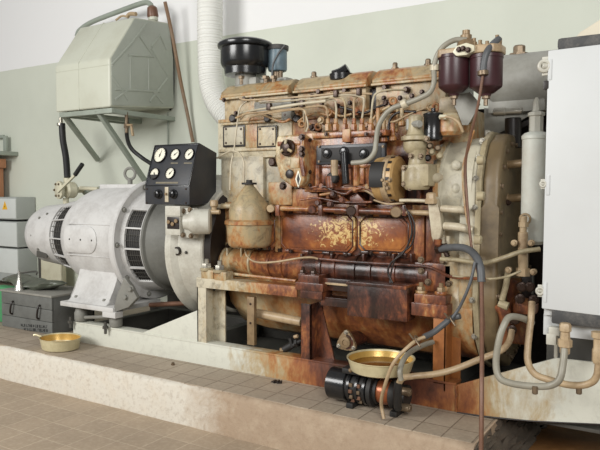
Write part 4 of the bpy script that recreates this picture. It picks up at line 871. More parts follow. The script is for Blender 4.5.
bm = BM(); cyl(bm, P(513, 118, 3.8), P(513, 148, 3.8), .045, 20); obj('outlet_hose', bm, 'gasket', hx_)
oc = thing('oil_cooler', 'upright pale cylindrical cooler between the engine end and the grey cabinet', 'cooler', (-.75, 3.55, .9))
c = P(534, 235, 3.55); z1 = P(534, 138, 3.55).z
bm = BM(); R = .068; lathe(bm, (c.x, 3.55, c.z-.05), (0, 0, 1), [(R*.6, 0), (R, .02), (R, z1-c.z+.04), (R*1.06, z1-c.z+.045), (R*1.06, z1-c.z+.06), (R*.85, z1-c.z+.075), (R*.4, z1-c.z+.085)], 40); obj('shell', bm, 'framewhite', oc)
bm = BM(); lathe(bm, (c.x, 3.55, z1+.02), (0, 0, 1), [(.036, 0), (.036, .09), (.044, .095), (.044, .11), (.02, .12), (.016, .17), (.006, .19)], 8); obj('top_fitting', bm, 'white', oc)
bm = BM(); p = P(525, 222, 3.48); torus(bm, p+Vector((0, 0, .015)), (0, 1, 0), .026, .006, 20, 6); obj('valve_ring', bm, 'tanpaint', oc)
bm = BM(); cyl(bm, P(523, 272, 3.44), P(523, 232, 3.44), .025, 20); lathe(bm, P(523, 272, 3.44), (0, 0, 1), [(.036, -.02), (.036, .02)], 6); cyl(bm, P(523, 233, 3.44), P(524, 216, 3.44), .018, 14); lathe(bm, P(523.5, 225, 3.44), (0, 0, 1), [(.026, -.01), (.026, .015)], 6); obj('drain_valve', bm, 'tanpaint', oc)
for px, py in ((514, 243), (531, 243), (508, 270), (533, 272)):
    bm = BM(); p = P(px, py, 3.40); lathe(bm, p, (0, -1, 0), [(.015, -.03), (.017, 0), (.010, .004), (.009, .014)], 12); obj('union_nut', bm, 'tanpaint', oc)
bm = BM(); ptube(bm, [(508, 272, 3.44), (506, 285, 3.44), (502, 300, 3.44)], .016, 14); lathe(bm, P(499, 303, 3.44), (1, 0, -.3), [(.022, 0), (.022, .05)], 10); obj('elbow_pipe', bm, 'cast', oc)
bm = BM(); ptube(bm, [(497, 304, 3.46), (504, 312, 3.47), (506, 330, 3.5), (503, 345, 3.5)], .034, 14); obj('lower_pipe', bm, 'e_brown', oc)
bm = BM(); pbox(bm, 506, 280, 530, 345, 3.62, .1, .02); pbox(bm, 512, 300, 535, 315, 3.5, .1, .02); obj('lower_casting', bm, 'e_brown', oc)
for px, py in ((522, 287), (520, 299), (530, 287), (534, 300), (515, 320), (512, 330)):
    bm = BM(); lathe(bm, P(px, py, 3.46), (.3, -1, 0), [(.024, -.04), (.026, 0), (.016, .004), (.016, .02)], 10); obj('union_nut', bm, 'darkbolt', oc)
bm = BM(); pbox(bm, 521, 275, 532, 302, 3.6, .06, .008); obj('dark_fitting', bm, 'gasket', oc)
# ============================================================ CABINET
cb = thing('electrical_cabinet', 'pale grey hinged cabinet standing off the right end of the generating set', 'cabinet', (-.3, 3.1, .5))
CY = 3.08; XR = .25
tl, bl, br_ = P(548, 50.5, CY), P(541.5, 308.5, CY), P(600, 321, CY)
zt = tl.z; zb = bl.z
bm = BM(); box(bm, bl.x+.004, XR, CY+.03, CY+.33, zb-.035, zt-.01, .006); obj('body', bm, 'cab', cb)
bm = BM(); pts = [(tl.x, CY, zt), (XR, CY, zt+.01), (XR, CY, zb-.03), (bl.x, CY, zb)]; prism(bm, pts, (0, .028, 0), .006); dr = obj('door', bm, 'cab', cb)
bm = BM(); box(bm, P(551, 315, CY).x, XR, CY+.003, CY+.05, P(575, 324, CY).z-.01, zb+.006, .012); obj('bottom_seal', bm, 'cabdark', cb, label='worn dark rubber strip along the bottom')
bm = BM(); box(bm, P(556, 45, CY).x, XR, CY+.02, CY+.30, zt+.002, zt+.055, .016); obj('top_tray', bm, 'cabdark', cb, label='worn dark top tray')
for px, py in ((548, 70), (546, 185), (543, 292)):
    p = P(px, py, CY); bm = BM(); box(bm, p.x+.002, p.x+.016, CY-.004, CY+.002, p.z-.045, p.z+.045, .001); hg = obj('hinge_plate', bm, 'cab', dr)
for a, b, r in ((544.5, 66, .03), (543, 184, .016), (540, 291, .02)):
    bm = BM(); p = P(a, b, CY-.0); torus(bm, p, (.2, -1, 0), r*.75, r*.3, 20, 8); cyl(bm, p+Vector((.02, .02, 0)), p+Vector((-.012, 0, 0)), r*.5, 12); box(bm, p.x-.012, p.x+.02, CY+.004, CY+.02, p.z-r*1.4, p.z+r*1.4, .003); obj('hinge', bm, 'white', cb)
bm = BM(); p = P(545, 85, CY); box(bm, p.x-.008, p.x+.02, CY, CY+.03, p.z-.02, p.z+.02, .004); obj('latch', bm, 'gasket', cb)
# support bracket and fittings beneath the cabinet
bm = BM(); z1 = zb-.03
box(bm, P(541, 320, CY).x, XR, CY+.05, CY+.3, z1-.10, z1, .004); obj('lower_tray', bm, 'cab', cb)
bm = BM(); pbox(bm, 546, 334, 556, 345, CY+.02, .05, .004); pbox(bm, 548, 327, 560, 336, CY+.02, .06, .01); obj('cable_gland', bm, 'white', cb)
bm = BM(); pbox(bm, 554, 326, 557, 358, CY+.12, .03, .003); pbox(bm, 565, 326, 586, 338, CY+.06, .1, .004); obj('support_leg', bm, 'white', cb)
bm = BM(); box(bm, P(548, 350, 3.5).x, XR, 3.46, 3.5, .2, .5, .004); obj('support_leg', bm, 'gengreydark', cb)
bm = BM(); pts = [P(578, 39, 3.3), P(588, 33, 3.3), P(600, 29, 3.3)]; Y = 3.16
prof_ = [(P(572, 41, Y).x, zt+.05), (P(580, 36, Y).x, zt+.085), (P(600, 29, Y).x, zt+.13), (XR, zt+.20), (XR, zt+.05)]
prism(bm, [(x, Y, z) for x, z in prof_], (0, .26, 0), .012); single('beige_cover', bm, 'coverbeige', 'low beige sloping cover lying on top of the grey cabinet', 'cover')
# U shaped cable conduits under the cabinet
def T(name, pts, r, mat, label, cat, group=None, seg=12, n=6, extra=None):
    bm = BM(); ptube(bm, pts, r, seg, n)
    if extra: extra(bm)
    return single(name, bm, mat, label, cat, group)
c1 = thing('bent_conduit', 'U bent cream conduit under the cabinet, its loop nearest the engine and furthest left', 'pipe', tuple(P(535, 385, 3.0)), 'conduits under the cabinet')
bm = BM(); ptube(bm, [(532, 323, 3.22), (522, 318, 3.14), (510, 317, 3.06), (504, 325, 3.02), (499, 340, 3.0), (496, 362, 2.99), (499, 377, 2.98), (510, 383, 2.98), (530, 386, 2.99), (548, 386, 3.0), (559, 380, 3.0), (563, 364, 3.02), (565, 342, 3.05)], .0158, 14, 7); obj('tube', bm, 'hosegrey', c1)
bm = BM(); lathe(bm, P(565, 343, 3.05), (0, 0, 1), [(.018, -.05), (.022, -.045), (.022, -.02), (.031, -.015), (.031, .015), (.022, .02), (.020, .05), (.026, .055), (.026, .08), (.02, .09)], 8); obj('coupling', bm, 'tanpaint', c1)
bm = BM(); cyl(bm, P(535, 394, 2.98), P(535, 386, 2.98), .013, 14); obj('drain_stub', bm, 'oldsteel', c1)
c2 = thing('bent_conduit', 'U bent tan conduit under the cabinet, its loop reaching the right edge', 'pipe', tuple(P(570, 385, 3.1)), 'conduits under the cabinet')
bm = BM(); ptube(bm, [(532, 302, 3.2), (531, 318, 3.16), (528, 345, 3.12), (528, 362, 3.1), (535, 374, 3.1), (550, 380, 3.09), (570, 385, 3.08), (588, 384, 3.07), (597, 375, 3.06), (599, 350, 3.06)], .0158, 14, 7); obj('tube', bm, 'tanpaint', c2)
bm = BM(); lathe(bm, P(598, 350, 3.06), (0, 0, 1), [(.018, -.06), (.024, -.05), (.024, .0), (.020, .01), (.020, .05), (.029, .055), (.029, .08)], 8); obj('coupling', bm, 'tanpaint', c2)
bm = BM(); cyl(bm, P(579, 394, 3.08), P(579, 386, 3.08), .013, 14); obj('drain_stub', bm, 'oldsteel', c2)
# ============================================================ FUEL TANK ON THE WALL
X = -4.72; tk = thing('wall_fuel_tank', 'pale green angular sheet metal fuel tank on brackets high on the wall', 'tank', (X, 4.6, 1.95))
ep = [(110, 107), (109.5, 58), (134, 17), (167, 22), (171.5, 60), (172, 108)]
pts = [P(a, b, X=X) for a, b in ep]
pts = [Vector((X, min(p.y, WY-.02), p.z)) for p in pts]
pts[4].y = pts[5].y = WY-.03; pts[3].y = WY-.09
LT = -5.50
bm = BM(); prism(bm, pts, (LT-X, 0, 0), .022, 3); obj('shell', bm, 'tank', tk)
bm = BM(); cx = sum(p.y for p in pts)/6; cz = sum(p.z for p in pts)/6
prism(bm, [(X+.003, cx+(p.y-cx)*.965, cz+(p.z-cz)*.965) for p in pts], (.004, 0, 0), .002); te = obj('end_panel', bm, 'tankend', tk, label='shade-darkened green end panel with pressed ribs')
def P3(a, b): return P(a/3, b/3, X=X+.008)
for seg_ in ([(335, 195), (395, 130), (440, 70)], [(385, 165), (460, 170), (420, 110)], [(455, 140), (480, 105), (500, 150)], [(455, 145), (503, 225)], [(392, 165), (392, 268)], [(447, 175), (447, 270)], [(345, 268), (480, 275)], [(335, 225), (385, 300)], [(503, 235), (450, 305)], [(460, 275), (490, 310)], [(345, 300), (385, 268)]):
    bm = BM(); tube(bm, [P3(a, b) for a, b in seg_], .013, 8, 1); bmesh.ops.scale(bm, vec=(.7, 1, 1), verts=bm.verts, space=Matrix.Translation((-X-.008, 0, 0))); obj('pressed_rib', bm, 'tankend', te)
x = X+(LT-X)*.55; bm = BM(); tube(bm, [Vector((x, pts[i].y-(.001 if i in (0, 1) else 0), pts[i].z+(.001 if i in (2, 3) else 0))) for i in (0, 1, 2, 3)], .004, 6, 1); obj('seam', bm, 'tank', tk)
bm = BM(); tube(bm, [(LT+.01, pts[1].y-.001, pts[1].z-.06), (X-.01, pts[1].y-.001, pts[1].z-.06)], .003, 6, 1); obj('seam', bm, 'tank', tk)
bm = BM(); q = P(153, 18, Y=4.82); lathe(bm, (q.x, 4.82, 2.82), (0, 0, 1), [(.035, 0), (.035, .07), (.05, .075), (.05, .115), (.04, .12)], 16); obj('filler_neck', bm, 'tank', tk)
bm = BM(); lathe(bm, (q.x, 4.82, 2.92), (-.1, 0, 1), [(.05, 0), (.058, .02), (.05, .10), (.03, .12)], 12); obj('cloth_wrap', bm, 'copper', tk, label='brown wrapped filler cap')
bm = BM(); ptube(bm, [(127, 17, 4.62), (130, 14, 4.62), (136, 14, 4.62)], .02, 10); ptube(bm, [(116, 20, 4.6), (122, 16, 4.6), (128, 17, 4.6)], .01, 8); obj('top_fitting', bm, 'tanpaint', tk)
bk = thing('tank_bracket', 'grey green welded steel bracket with two diagonal arms under the wall tank', 'bracket', (-5.0, 4.9, 1.3))
bm = BM(); y0 = pts[0].y; zb_ = pts[0].z
box(bm, LT+.03, X-.0, y0+.02, y0+.06, zb_-.05, zb_-.005, .003); box(bm, X-.06, X-.015, y0+.062, WY, zb_-.05, zb_-.005, .003); box(bm, LT+.05, LT+.10, y0+.062, WY, zb_-.05, zb_-.005, .003); box(bm, X-.55, X-.5, y0+.062, WY, zb_-.05, zb_-.005, .003); obj('shelf_frame', bm, 'bracket', bk)
def bar(bm, p0, p1, w=.022):
    p0, p1 = Vector(p0), Vector(p1); d, u, v = frame_of(p1-p0); q = [p0+u*w+v*w, p0-u*w+v*w, p0-u*w-v*w, p0+u*w-v*w]; prism(bm, q, p1-p0, .004); return bm
bm = BM(); bar(bm, P(97, 110, y0+.03), P(150, 188, Y=WY-.03)); obj('diagonal_arm', bm, 'bracket', bk)
bm = BM(); bar(bm, P(64, 115, y0+.06), P(98, 160, Y=WY-.03)); obj('diagonal_arm', bm, 'bracket', bk)
bm = BM(); bar(bm, P(86, 112, Y=WY-.03)+Vector((0, 0, 0)), P(122, 112, Y=WY-.03), .012); obj('wall_bar', bm, 'bracket', bk)
# rail sloping down to the wall from tank top
T('vent_pipe', [(77, 36, 4.95), (80, 30, 4.93), (92, 22, 4.9), (120, 11, 4.86), (143, 3, 4.84), (150, 4, 4.83), (152, 9, 4.82)], .026, 'bracket', 'grey pipe running up over the top of the wall tank', 'pipe')
T('long_wall_pipe', [(165, 2, 4.85), (172, 34, 4.9), (180, 78, 4.97), (187, 112, 5.03), (193, 142, 5.06)], .018, 'copperwall', 'long thin rusty rod leaning on the wall right of the tank', 'pipe')
T('tank_side_hose', [(170, 28, WY-.05), (173, 60, WY-.04), (173, 100, WY-.04), (170, 110, WY-.04)], .012, 'gasket', 'thin dark hose down the right edge of the wall tank', 'hose')
T('wall_conduit', [(168, 112, WY-.015), (168, 146, WY-.015)], .008, 'bracket', 'thin vertical conduit on the wall under the tank end', 'pipe')
h1 = T('rubber_hose', [(62, 124, 4.55), (63, 140, 4.53), (66, 158, 4.5), (67.5, 178, 4.45)], .034, 'rubberblack', 'thick black rubber hose hanging under the left end of the wall tank', 'hose')
h2 = T('rubber_hose', [(127, 118, 4.45), (127, 136, 4.5), (131, 148, 4.55), (141, 157, 4.6), (150, 163, 4.6), (158, 168, 4.6)], .020, 'rubberblack', 'black rubber hose curving from the wall tank cock behind the gauge box', 'hose')
ck = thing('tank_cock', 'small brass cock with orange lever under the wall tank', 'valve', tuple(P(127, 125, 4.44)))
bm = BM(); cyl(bm, P(126.5, 133, 4.44), P(126.5, 112, 4.44), .016, 12); lathe(bm, P(126.5, 126, 4.44), (0, 0, 1), [(.026, -.02), (.026, .02)], 6); obj('body', bm, 'oldsteel', ck)
bm = BM(); cyl(bm, P(127, 125, 4.42), P(132, 125, 4.40), .010, 8); bar(bm, P(131, 124, 4.41), P(133, 136, 4.41), .010); obj('lever', bm, 'tanpaint', ck)
bm = BM(); lathe(bm, P(61, 126, 4.55), (0, 0, 1), [(.038, 0), (.042, .004), (.042, .03), (.02, .034), (.02, .09)], 20); single('hose_coupling', bm, 'steel', 'bright metal coupling on top of the thick black hose under the tank', 'coupling')
# white corrugated duct
pd = smooth_path([P(a, b, 4.82) for a, b in ((210, -30), (210, 0), (210, 30), (210.5, 60), (212, 84), (218, 102), (228, 116), (240, 130), (250, 148), (256, 172), (258, 200))], 30)
bm = BM(); tube(bm, pd, lambda t: .118+.0035*math.sin(t*720), 32, 1); box(bm, -4.2, -4.16, 4.9, WY-.004, 2.3, 2.34, .003); single('corrugated_duct', bm, 'duct', 'white ribbed flexible duct coming down the wall behind the engine', 'duct')
# hand pump
hp = thing('hand_pump', 'pale hand pump with an open lever beside the thick black hose', 'pump', tuple(P(66, 205, 4.4)))
bm = BM(); c = P(66, 190, 4.4); lathe(bm, c, (-.25, -1, 0), [(.07, -.10), (.085, -.08), (.085, -.01), (.07, .01), (.03, .02)], 28); cyl(bm, c+Vector((.02, .05, 0)), Vector((c.x+.1, WY-.001, c.z)), .03); obj('body', bm, 'glass', hp)
bm = BM(); lathe(bm, c+Vector((-.03, -.07, 0)), (-.25, -1, 0), [(.088, -.03), (.092, -.02), (.092, 0), (.08, .008)], 28); obj('cover_ring', bm, 'glass', hp)
for k in range(6):
    t = k*math.pi/3; bolt(hp, c+Vector((-.034+math.cos(t)*.068, -.078-math.cos(t)*.015, math.sin(t)*.068)), (-.25, -1, 0), .010, .01, 'oldsteel')
bm = BM(); bar(bm, P(58, 192, 4.26), P(76, 174, 4.26), .012); lv = obj('lever', bm, 'glass', hp)
bm = BM(); cyl(bm, P(75, 175, 4.26), P(82.5, 164, 4.26), .022, 14); obj('grip', bm, 'rubberblack', lv, label='black rubber grip')
bm = BM(); cyl(bm, P(80, 188, 4.45), P(98, 189, 4.48), .02, 12); cyl(bm, P(66, 210, 4.42), P(66, 198, 4.42), .03, 12); lathe(bm, P(67, 178, 4.42), (0, 0, -1), [(.036, 0), (.036, .05)], 12); obj('pipe_stub', bm, 'glass', hp)
T('wall_bracket_pipe', [(84, 193, 4.6), (92, 190, 4.6), (108, 187, 4.6)], .022, 'bracket', 'short grey pipe running right from the hand pump above the generator', 'pipe')
# ============================================================ LEFT WALL CORNER
def bx(name, a, b, c, d, Y, dep, mat, label, cat, group=None, bv=.008, side=None):
    t = thing(name, label, cat, (P(a, d, Y).x, Y, P((a+c)/2, d, Y).z), group)
    bm = BM(); pbox(bm, a, b, c, d, Y, dep, bv); obj('body', bm, mat, t); return t
YB = 4.83
b1 = bx('switch_box', -25, 197, 16.5, 219, YB, .26, 'boxshade', 'white wall box with a yellow warning triangle, topmost of the stack at the left edge', 'electrical box', 'wall boxes at the left edge')
bm = BM(); pbox(bm, -22, 198.5, 15.5, 218, YB-.012, .014, .004); dd = obj('door', bm, 'box', b1)
tp = [P(2.2, 209.5, YB-.014), P(4.7, 201, YB-.014), P(7.4, 209.5, YB-.014)]
for p in tp: p.y = YB-.014
bm = BM(); prism(bm, tp, (0, .003, 0)); sg = obj('warning_triangle', bm, 'yellow', dd, label='yellow warning triangle with a black bolt')
ctr = sum(tp, Vector())/3; bm = BM(); s = .018
zz = [(.2, 1.0), (-.45, -.15), (0, -.1), (-.2, -1.0), (.5, .25), (.05, .2)]
prism(bm, [(ctr.x+x*s, YB-.0155, ctr.z+z*s) for x, z in zz], (0, .002, 0)); obj('bolt_mark', bm, 'ink', sg)
b2 = bx('switch_box', -25, 221, 17.5, 246, YB, .26, 'boxshade', 'plain white wall box directly under the one with the warning triangle', 'electrical box', 'wall boxes at the left edge')
bm = BM(); pbox(bm, -22, 222, 16.5, 245.5, YB-.01, .012, .004); obj('door', bm, 'box', b2)
b3 = bx('switch_box', -25, 247.5, 18.5, 280, YB+.005, .26, 'boxshade', 'lowest white wall box, behind the funnel and the bag', 'electrical box', 'wall boxes at the left edge')
bm = BM(); pbox(bm, -22, 248, 17.5, 272, YB-.005, .012, .004); obj('door', bm, 'box', b3)
bm = BM(); pbox(bm, -40, 151.5, -5, 155.5, 4.78, .32, .006); pbox(bm, 3, 136, 6, 151, 5.02, .03, .003); pbox(bm, -30, 136, 3, 139, 5.02, .03, .003); single('wall_shelf', bm, 'bracket', 'dusty metal wall shelf end at the upper left edge', 'shelf')
bm = BM(); pbox(bm, -45, 168, -11, 197.5, 4.80, .2, .006); pbox(bm, -45, 159, -10, 168, 4.79, .22, .006); single('cardboard_carton', bm, 'cardboard', 'orange brown carton between the wall shelf and the triangle box', 'carton')
# crate with bag and funnel
cr = thing('wooden_crate', 'grey painted wooden crate standing on the plinth left of the generator', 'crate', (-4.7, 3.45, 0))
x0, x1 = P(2, 320, 3.42).x, P(52, 320, 3.42).x; zt = P(30, 295, 3.42).z
bm = BM()
for i in range(3):
    z = zt*i/3; box(bm, x0, x1, 3.42, 3.44, z+.002, zt*(i+1)/3-.002, .003)
box(bm, x0, x0+.02, 3.44, 3.86, 0, zt, .003); box(bm, x1-.02, x1, 3.44, 3.86, 0, zt, .003); box(bm, x0, x1, 3.84, 3.86, 0, zt, .003); box(bm, x0+.01, x1-.01, 3.43, 3.85, .01, .04, .0)
obj('body', bm, 'crate', cr)
bm = BM(); box(bm, x0-.01, x1+.01, 3.41, 3.87, zt, zt+.018, .004); obj('lid', bm, 'cratelid', cr)
for a, b, c, d in ((11.5, 301, 14, 314), (38, 305, 41, 319)):
    p0, p1 = P((a+c)/2+.5, b, 3.415), P((a+c)/2-.5, d, 3.415); bm = BM(); tube(bm, [p0, p0+Vector((0, -.02, -.02)), p1+Vector((0, -.02, .02)), p1], .008, 8, 3); obj('handle_strap', bm, 'gasket', cr)
# faded stencil rows
for row, (ya_, xa_, xb_) in enumerate(((325, 21, 47), (329, 24, 48), (333.2, 25, 36))):
    bm = BM(); xx = xa_
    while xx < xb_:
        w = random.uniform(.7, 1.2); p0 = P(xx, ya_+(xx-xa_)*.07, 3.419); p1 = P(xx+w, ya_+(xx-xa_)*.07, 3.419)
        box(bm, p0.x, p0.x+(p1.x-p0.x)*.25, 3.418, 3.4215, p0.z-.012, p0.z+.012, 0); box(bm, p0.x, p1.x, 3.418, 3.4215, p0.z+random.choice((-.012, .007)), p0.z+random.choice((-.007, .012)), 0); xx += w+random.choice((.5, .5, .6, 1.2))
    obj('stencil_row', bm, 'crateink', cr, label='faded dark stencilled lettering, illegible')
bm = BM()
cp = P(32, 293, 3.6); nu, nv = 40, 16
g = []
for i in range(nu):
    row = []; t = i/(nu-1)
    for j in range(nv):
        a = 2*math.pi*j/nv; r = math.sin(math.pi*min(1, max(0.02, t)))**.5*(1+.12*math.sin(t*23+a*3)+.1*math.sin(a*5+t*9))
        row.append(bm.verts.new((cp.x-.42+.84*t, 3.62+math.cos(a)*.13*r, zt+.02+.045+(math.sin(a)*.045*r)+.02*math.sin(t*8))))
    g.append(row)
for A_, B_ in zip(g, g[1:]):
    for j in range(nv): bm.faces.new((A_[j], A_[(j+1) % nv], B_[(j+1) % nv], B_[j]))
bm.faces.new(g[0]); bm.faces.new(g[-1]); single('plastic_bag', bm, 'bag', 'crumpled olive grey bag lying on the crate lid', 'bag', ang=60)
bm = BM(); c = P(18.5, 296, 3.46); lathe(bm, (c.x, 3.47, zt+.018), (0, 0, 1), [(.045, 0), (.042, .01), (.022, .07), (.012, .12), (.010, .17), (.008, .17)], 28); fn = single('metal_funnel', bm, 'tin', 'bright metal funnel upside down on the crate lid', 'funnel')
T('bent_rod', [(17, 274, 3.7), (22, 273, 3.72), (36, 271.5, 3.75), (36.5, 275, 3.75)], .008, 'gengreydark', 'thin dark bent rod resting above the bag on the crate', 'rod')
bm = BM()
for i in range(3):
    box(bm, -5.5+.02*i, -5.03, 3.5+.1*i, 3.62+.1*i, 0, .33-.05*i, .03)
single('green_cloth', bm, 'green', 'green cloth hanging at the far left edge beside the crate', 'cloth')
bm = BM(); pbox(bm, 41, 256, 62, 290, 4.9, .06, .006); single('wall_panel', bm, 'glass', 'pale cream board against the wall behind the generator drum', 'board')
bm = BM(); pbox(bm, 38, 240, 40.5, 283, 4.95, .05, .004); single('dark_wall_strip', bm, 'gengreydark', 'narrow dark upright strip on the wall right of the stacked boxes', 'strip')
bm = BM(); cyl(bm, P(61, 290, 4.7), P(61, 255, 4.7), .02, 12); single('wall_riser', bm, 'glass', 'cream vertical pipe on the wall behind the generator drum', 'pipe')
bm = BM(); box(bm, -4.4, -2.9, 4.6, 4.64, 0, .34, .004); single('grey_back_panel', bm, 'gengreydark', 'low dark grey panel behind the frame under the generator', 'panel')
# ============================================================ PANS, PUMP, HOSES ON THE PLINTH
def dish(name, c, r, h, mat_, inner, label, lip=.006, hnd=None, oil=None, sq=1.):
    t = thing(name, label, 'pan', tuple(c), 'metal drain pans')
    bm = BM(); lathe(bm, c, (0, 0, 1), [(0, 0), (r*.84, 0), (r*.90, .006), (r*.93, .02), (r, h-.004), (r+lip, h), (r+lip, h+.004), (r-.002, h+.002), (r*.92, .026), (r*.88, .010), (0, .008)], 64)
    bmesh.ops.scale(bm, vec=(1, sq, 1), verts=bm.verts, space=Matrix.Translation(-Vector(c))); obj('body', bm, mat_, t)
    bm = BM(); lathe(bm, c, (0, 0, 1), [(r*.80, .0095), (r*.885, .0125), (r*.922, .027), (r-.004, h-.004)], 64, cap=False); bmesh.ops.scale(bm, vec=(1, sq, 1), verts=bm.verts, space=Matrix.Translation(-Vector(c))); obj('inner_wall', bm, 'panin', t, label='golden inside')
    bm = BM(); z = c[2]+oil; rr = r*(.90+.1*oil/h)-.006; lathe(bm, (c[0], c[1], z-.002), (0, 0, 1), [(rr, 0), (rr, .002)], 48); bmesh.ops.scale(bm, vec=(1, sq, 1), verts=bm.verts, space=Matrix.Translation(-Vector(c))); obj('oil_film', bm, inner, t, label='waste oil in the bottom')
    return t
q = P(60.5, 350, 3.16); d1 = dish('drain_pan', (q.x, 3.16, .001), .162, .085, 'pan', 'panin', 'oval olive metal pan standing alone on the plinth edge near the crate', oil=.03, sq=.85)
bm = BM(); p = Vector((q.x-.14, 3.10, .085)); tube(bm, [p, p+Vector((-.04, -.02, .015)), p+Vector((-.055, -.03, .01))], .008, 8, 3); obj('handle', bm, 'pan', d1)
q = P(380, 357, 3.16); d2 = dish('drain_pan', (q.x, 3.17, .225), .178, .07, 'pan', 'oil', 'round brassy pan holding brown oil, resting on the black pump', oil=.035)
pm = thing('floor_pump', 'black cylindrical electric pump lying on the plinth under the oil pan', 'pump', (-1.55, 3.18, 0))
ya_ = 3.20; zc = .105; xa = P(331, 392, ya_).x; xb = P(412, 398, ya_).x; Lp = xb-xa
bm = BM(); lathe(bm, (xa, ya_, zc), (1, 0, 0), [(0, 0), (.078, 0), (.09, .01), (.09, .12), (.085, .125)], 48); obj('motor_shell', bm, 'black', pm)
bm = BM(); lathe(bm, (xa, ya_, zc), (1, 0, 0), [(.079, .115), (.079, .26), (.092, .262), (.092, .285), (.074, .29), (.074, .31)], 48); obj('brush_housing', bm, 'blackmatt', pm)
for x in (.14, .19, .235):
    bm = BM(); lathe(bm, (xa, ya_, zc), (1, 0, 0), [(.08, x), (.09, x+.002), (.09, x+.016), (.08, x+.018)], 48); obj('cooling_ring', bm, 'black', pm)
for k, a in enumerate((160, 185, 210, 235)):
    for x in (.165, .212):
        t = math.radians(a); p = Vector((xa+x, ya_+math.cos(t)*.080, zc-math.sin(t)*-.080)); bm = BM(); box(bm, p.x-.012, p.x+.012, p.y-.008, p.y+.008, p.z-.010, p.z+.010, .003); obj('brush_holder', bm, 'copper' if (k+int(x*100)) % 2 else 'oldsteel', pm)
bm = BM(); lathe(bm, (xa, ya_, zc), (1, 0, 0), [(.06, .29), (.066, .30), (.070, .35), (.062, .38), (.05, .39)], 32); obj('pump_body', bm, 'bronze', pm)
bm = BM(); lathe(bm, (xa, ya_, zc-.005), (1, 0, 0), [(.07, .38), (.078, .385), (.078, .41), (.06, .44), (.06, .47)], 32); obj('end_flange', bm, 'blackmatt', pm)
for dz in (-.05, .035):
    bm = BM(); cyl(bm, (xb-.06, ya_-.05, zc+dz), (xb+.01, ya_-.05, zc+dz), .022, 18); cyl(bm, (xb+.008, ya_-.05, zc+dz), (xb+.016, ya_-.05, zc+dz), .018, 6); obj('port', bm, 'oldsteel', pm)
bm = BM(); p = P(356, 373, 3.12); box(bm, p.x-.09, p.x+.10, 3.12, 3.26, .19, .222, .01); obj('terminal_box', bm, 'blackmatt', pm)
for x in (.16, .42):
    bm = BM(); box(bm, xa+x-.02, xa+x+.02, ya_-.08, ya_+.08, 0, .03, .004); obj('foot', bm, 'blackmatt', pm)
bm = BM(); tube(bm, [P(350, 371, 3.1), P(354, 368, 3.1), P(358, 372, 3.1)], .012, 8); obj('brass_clip', bm, 'brass', pm)
T('suction_pipe', [(512, 330, 3.42), (509, 342, 3.38), (500, 351, 3.32), (480, 359, 3.26), (455, 369, 3.2), (435, 374, 3.14), (415, 376, 3.08), (403, 378, 3.06), (398.5, 384, 3.06)], .0165, 'tanpaint', 'thick tan pipe sloping down from the engine end to the floor pump', 'pipe')
T('pump_elbow_hose', [(398.5, 382, 3.06), (397.5, 392, 3.07), (397.5, 402, 3.1), (398, 408, 3.13)], .022, 'rubberblack', 'short black elbow hose dropping into the floor pump', 'hose')
T('grey_drain_hose', [(433, 342, 3.36), (424, 345, 3.3), (412, 351, 3.2), (404, 359, 3.08), (400, 370, 3.0), (401, 380, 3.0)], .014, 'hosegrey', 'pale grey hose bending down behind the oil pan rim', 'hose')
T('dark_hose', [(460, 316, 3.2), (452, 318, 3.2), (444, 324, 3.17), (434, 332, 3.13), (424, 337, 3.08)], .0155, 'rubber', 'dark grey hose sloping down in front of the frame post', 'hose')
T('oil_dipper_pipe', [(425, 337, 3.08), (417, 340, 3.05), (408, 347, 3.0), (398, 357, 2.97), (391, 368, 2.965), (386, 382, 2.98), (382, 396, 3.02), (381.5, 406, 3.06), (384, 419, 3.05)], .0095, 'tanpaint', 'thin tan tube curving past the oil pan down to the plinth', 'pipe')
T('black_cable', [(475, 262, 3.2), (471, 280, 3.18), (465, 296, 3.18), (458, 310, 3.19), (452, 318, 3.18)], .008, 'rubber', 'thin dark cable hanging from the grey hose at the engine end', 'cable')
for i, (a, b, y, lb) in enumerate(((452, 318.5, 3.18, 'wire clamp at the upper end of the dark grey hose'), (417, 339, 3.05, 'wire clamp where the dark hose joins the tan tube'))):
    bm = BM(); p = P(a, b, y); torus(bm, p, (-.8, 0, -.6), .018, .004, 20, 6); cyl(bm, p+Vector((0, -.02, 0)), p+Vector((.03, -.03, -.03)), .005, 8); cyl(bm, p+Vector((-.01, -.02, 0)), p+Vector((-.03, -.03, .03)), .005, 8); single('hose_clamp', bm, 'oldsteel', lb, 'clamp', 'hose clamps')
T('copper_drop_pipe', [(481.5, 280, 3.2), (482, 320, 3.1), (481.8, 380, 2.93), (481.5, 420, 2.87), (481, 455, 2.84)], .0105, 'copper', 'long straight copper pipe dropping past the plinth edge in front of the white plate', 'pipe')
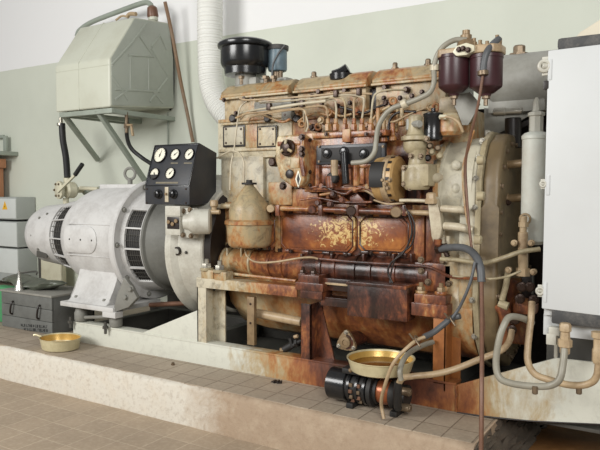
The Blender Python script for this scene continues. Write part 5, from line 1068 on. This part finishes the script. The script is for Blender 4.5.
# black cap on the middle cover
rg = thing('cup_like_cap', 'small glossy black cup-like cap with a bent tab, lying on the middle rocker cover', 'cap', tuple(P(342, 81, 3.70)))
c = P(341.5, 82, 3.72); bm = BM(); lathe(bm, c, (.0, 0, 1), [(0, 0), (.06, 0), (.075, .012), (.078, .05), (.066, .054), (.0, .04)], 24); obj('cup', bm, 'black', rg)
bm = BM(); tube(bm, [c+Vector((-.05, -.02, .045)), c+Vector((.0, -.01, .06)), c+Vector((.045, .0, .085))], .03, 10); obj('tab', bm, 'black', rg)
# small washer lying on the plinth
bm = BM(); q = P(173, 365, Z=.0); lathe(bm, (q.x, q.y, .0), (0, 0, 1), [(.014, 0), (.014, .010), (.01, .012), (.01, .02)], 6); single('loose_nut', bm, 'oldsteel', 'small nut lying on the plinth tiles in front of the white beam', 'nut')
bm = BM(); q = P(277, 381, Z=.01); 
for k in range(9): box(bm, q.x-.035+.008*k, q.x-.026+.008*k, q.y-.02+random.uniform(-.01, .01), q.y+.004, 0, random.uniform(.008, .022), .003)
o = single('rust_crumbs', bm, 'gasket', 'dark crumbs of rust at the foot of the stained beam', 'debris'); o['kind'] = 'stuff'
# ============================================================ LIGHT
def area(name, loc, target, sx, sy, power, col=(1, 1, 1)):
    l = bpy.data.lights.new(name, 'AREA'); l.shape = 'RECTANGLE'; l.size = sx; l.size_y = sy; l.energy = power; l.color = col
    o = bpy.data.objects.new(name, l); COL.objects.link(o); o.location = loc; o.rotation_euler = (Vector(target)-Vector(loc)).to_track_quat('-Z', 'Y').to_euler(); return o
area('daylight_window', (-5.2, -2.4, 3.2), (-2.6, 3.8, .8), 3.0, 2.2, 400, (1, .99, .97))
area('daylight_window', (2.0, -1.8, 3.4), (-1.2, 4.0, 1.2), 2.4, 2.2, 290, (1, .99, .97))
W = bpy.data.worlds.new('World'); S.world = W; W.use_nodes = True
bg = W.node_tree.nodes['Background']; bg.inputs[0].default_value = (.99, .99, .98, 1); bg.inputs[1].default_value = .33
S.view_settings.view_transform = 'Standard'; S.view_settings.look = 'None'; S.view_settings.exposure = -.08; S.view_settings.gamma = 1; S.view_settings.use_curve_mapping = False
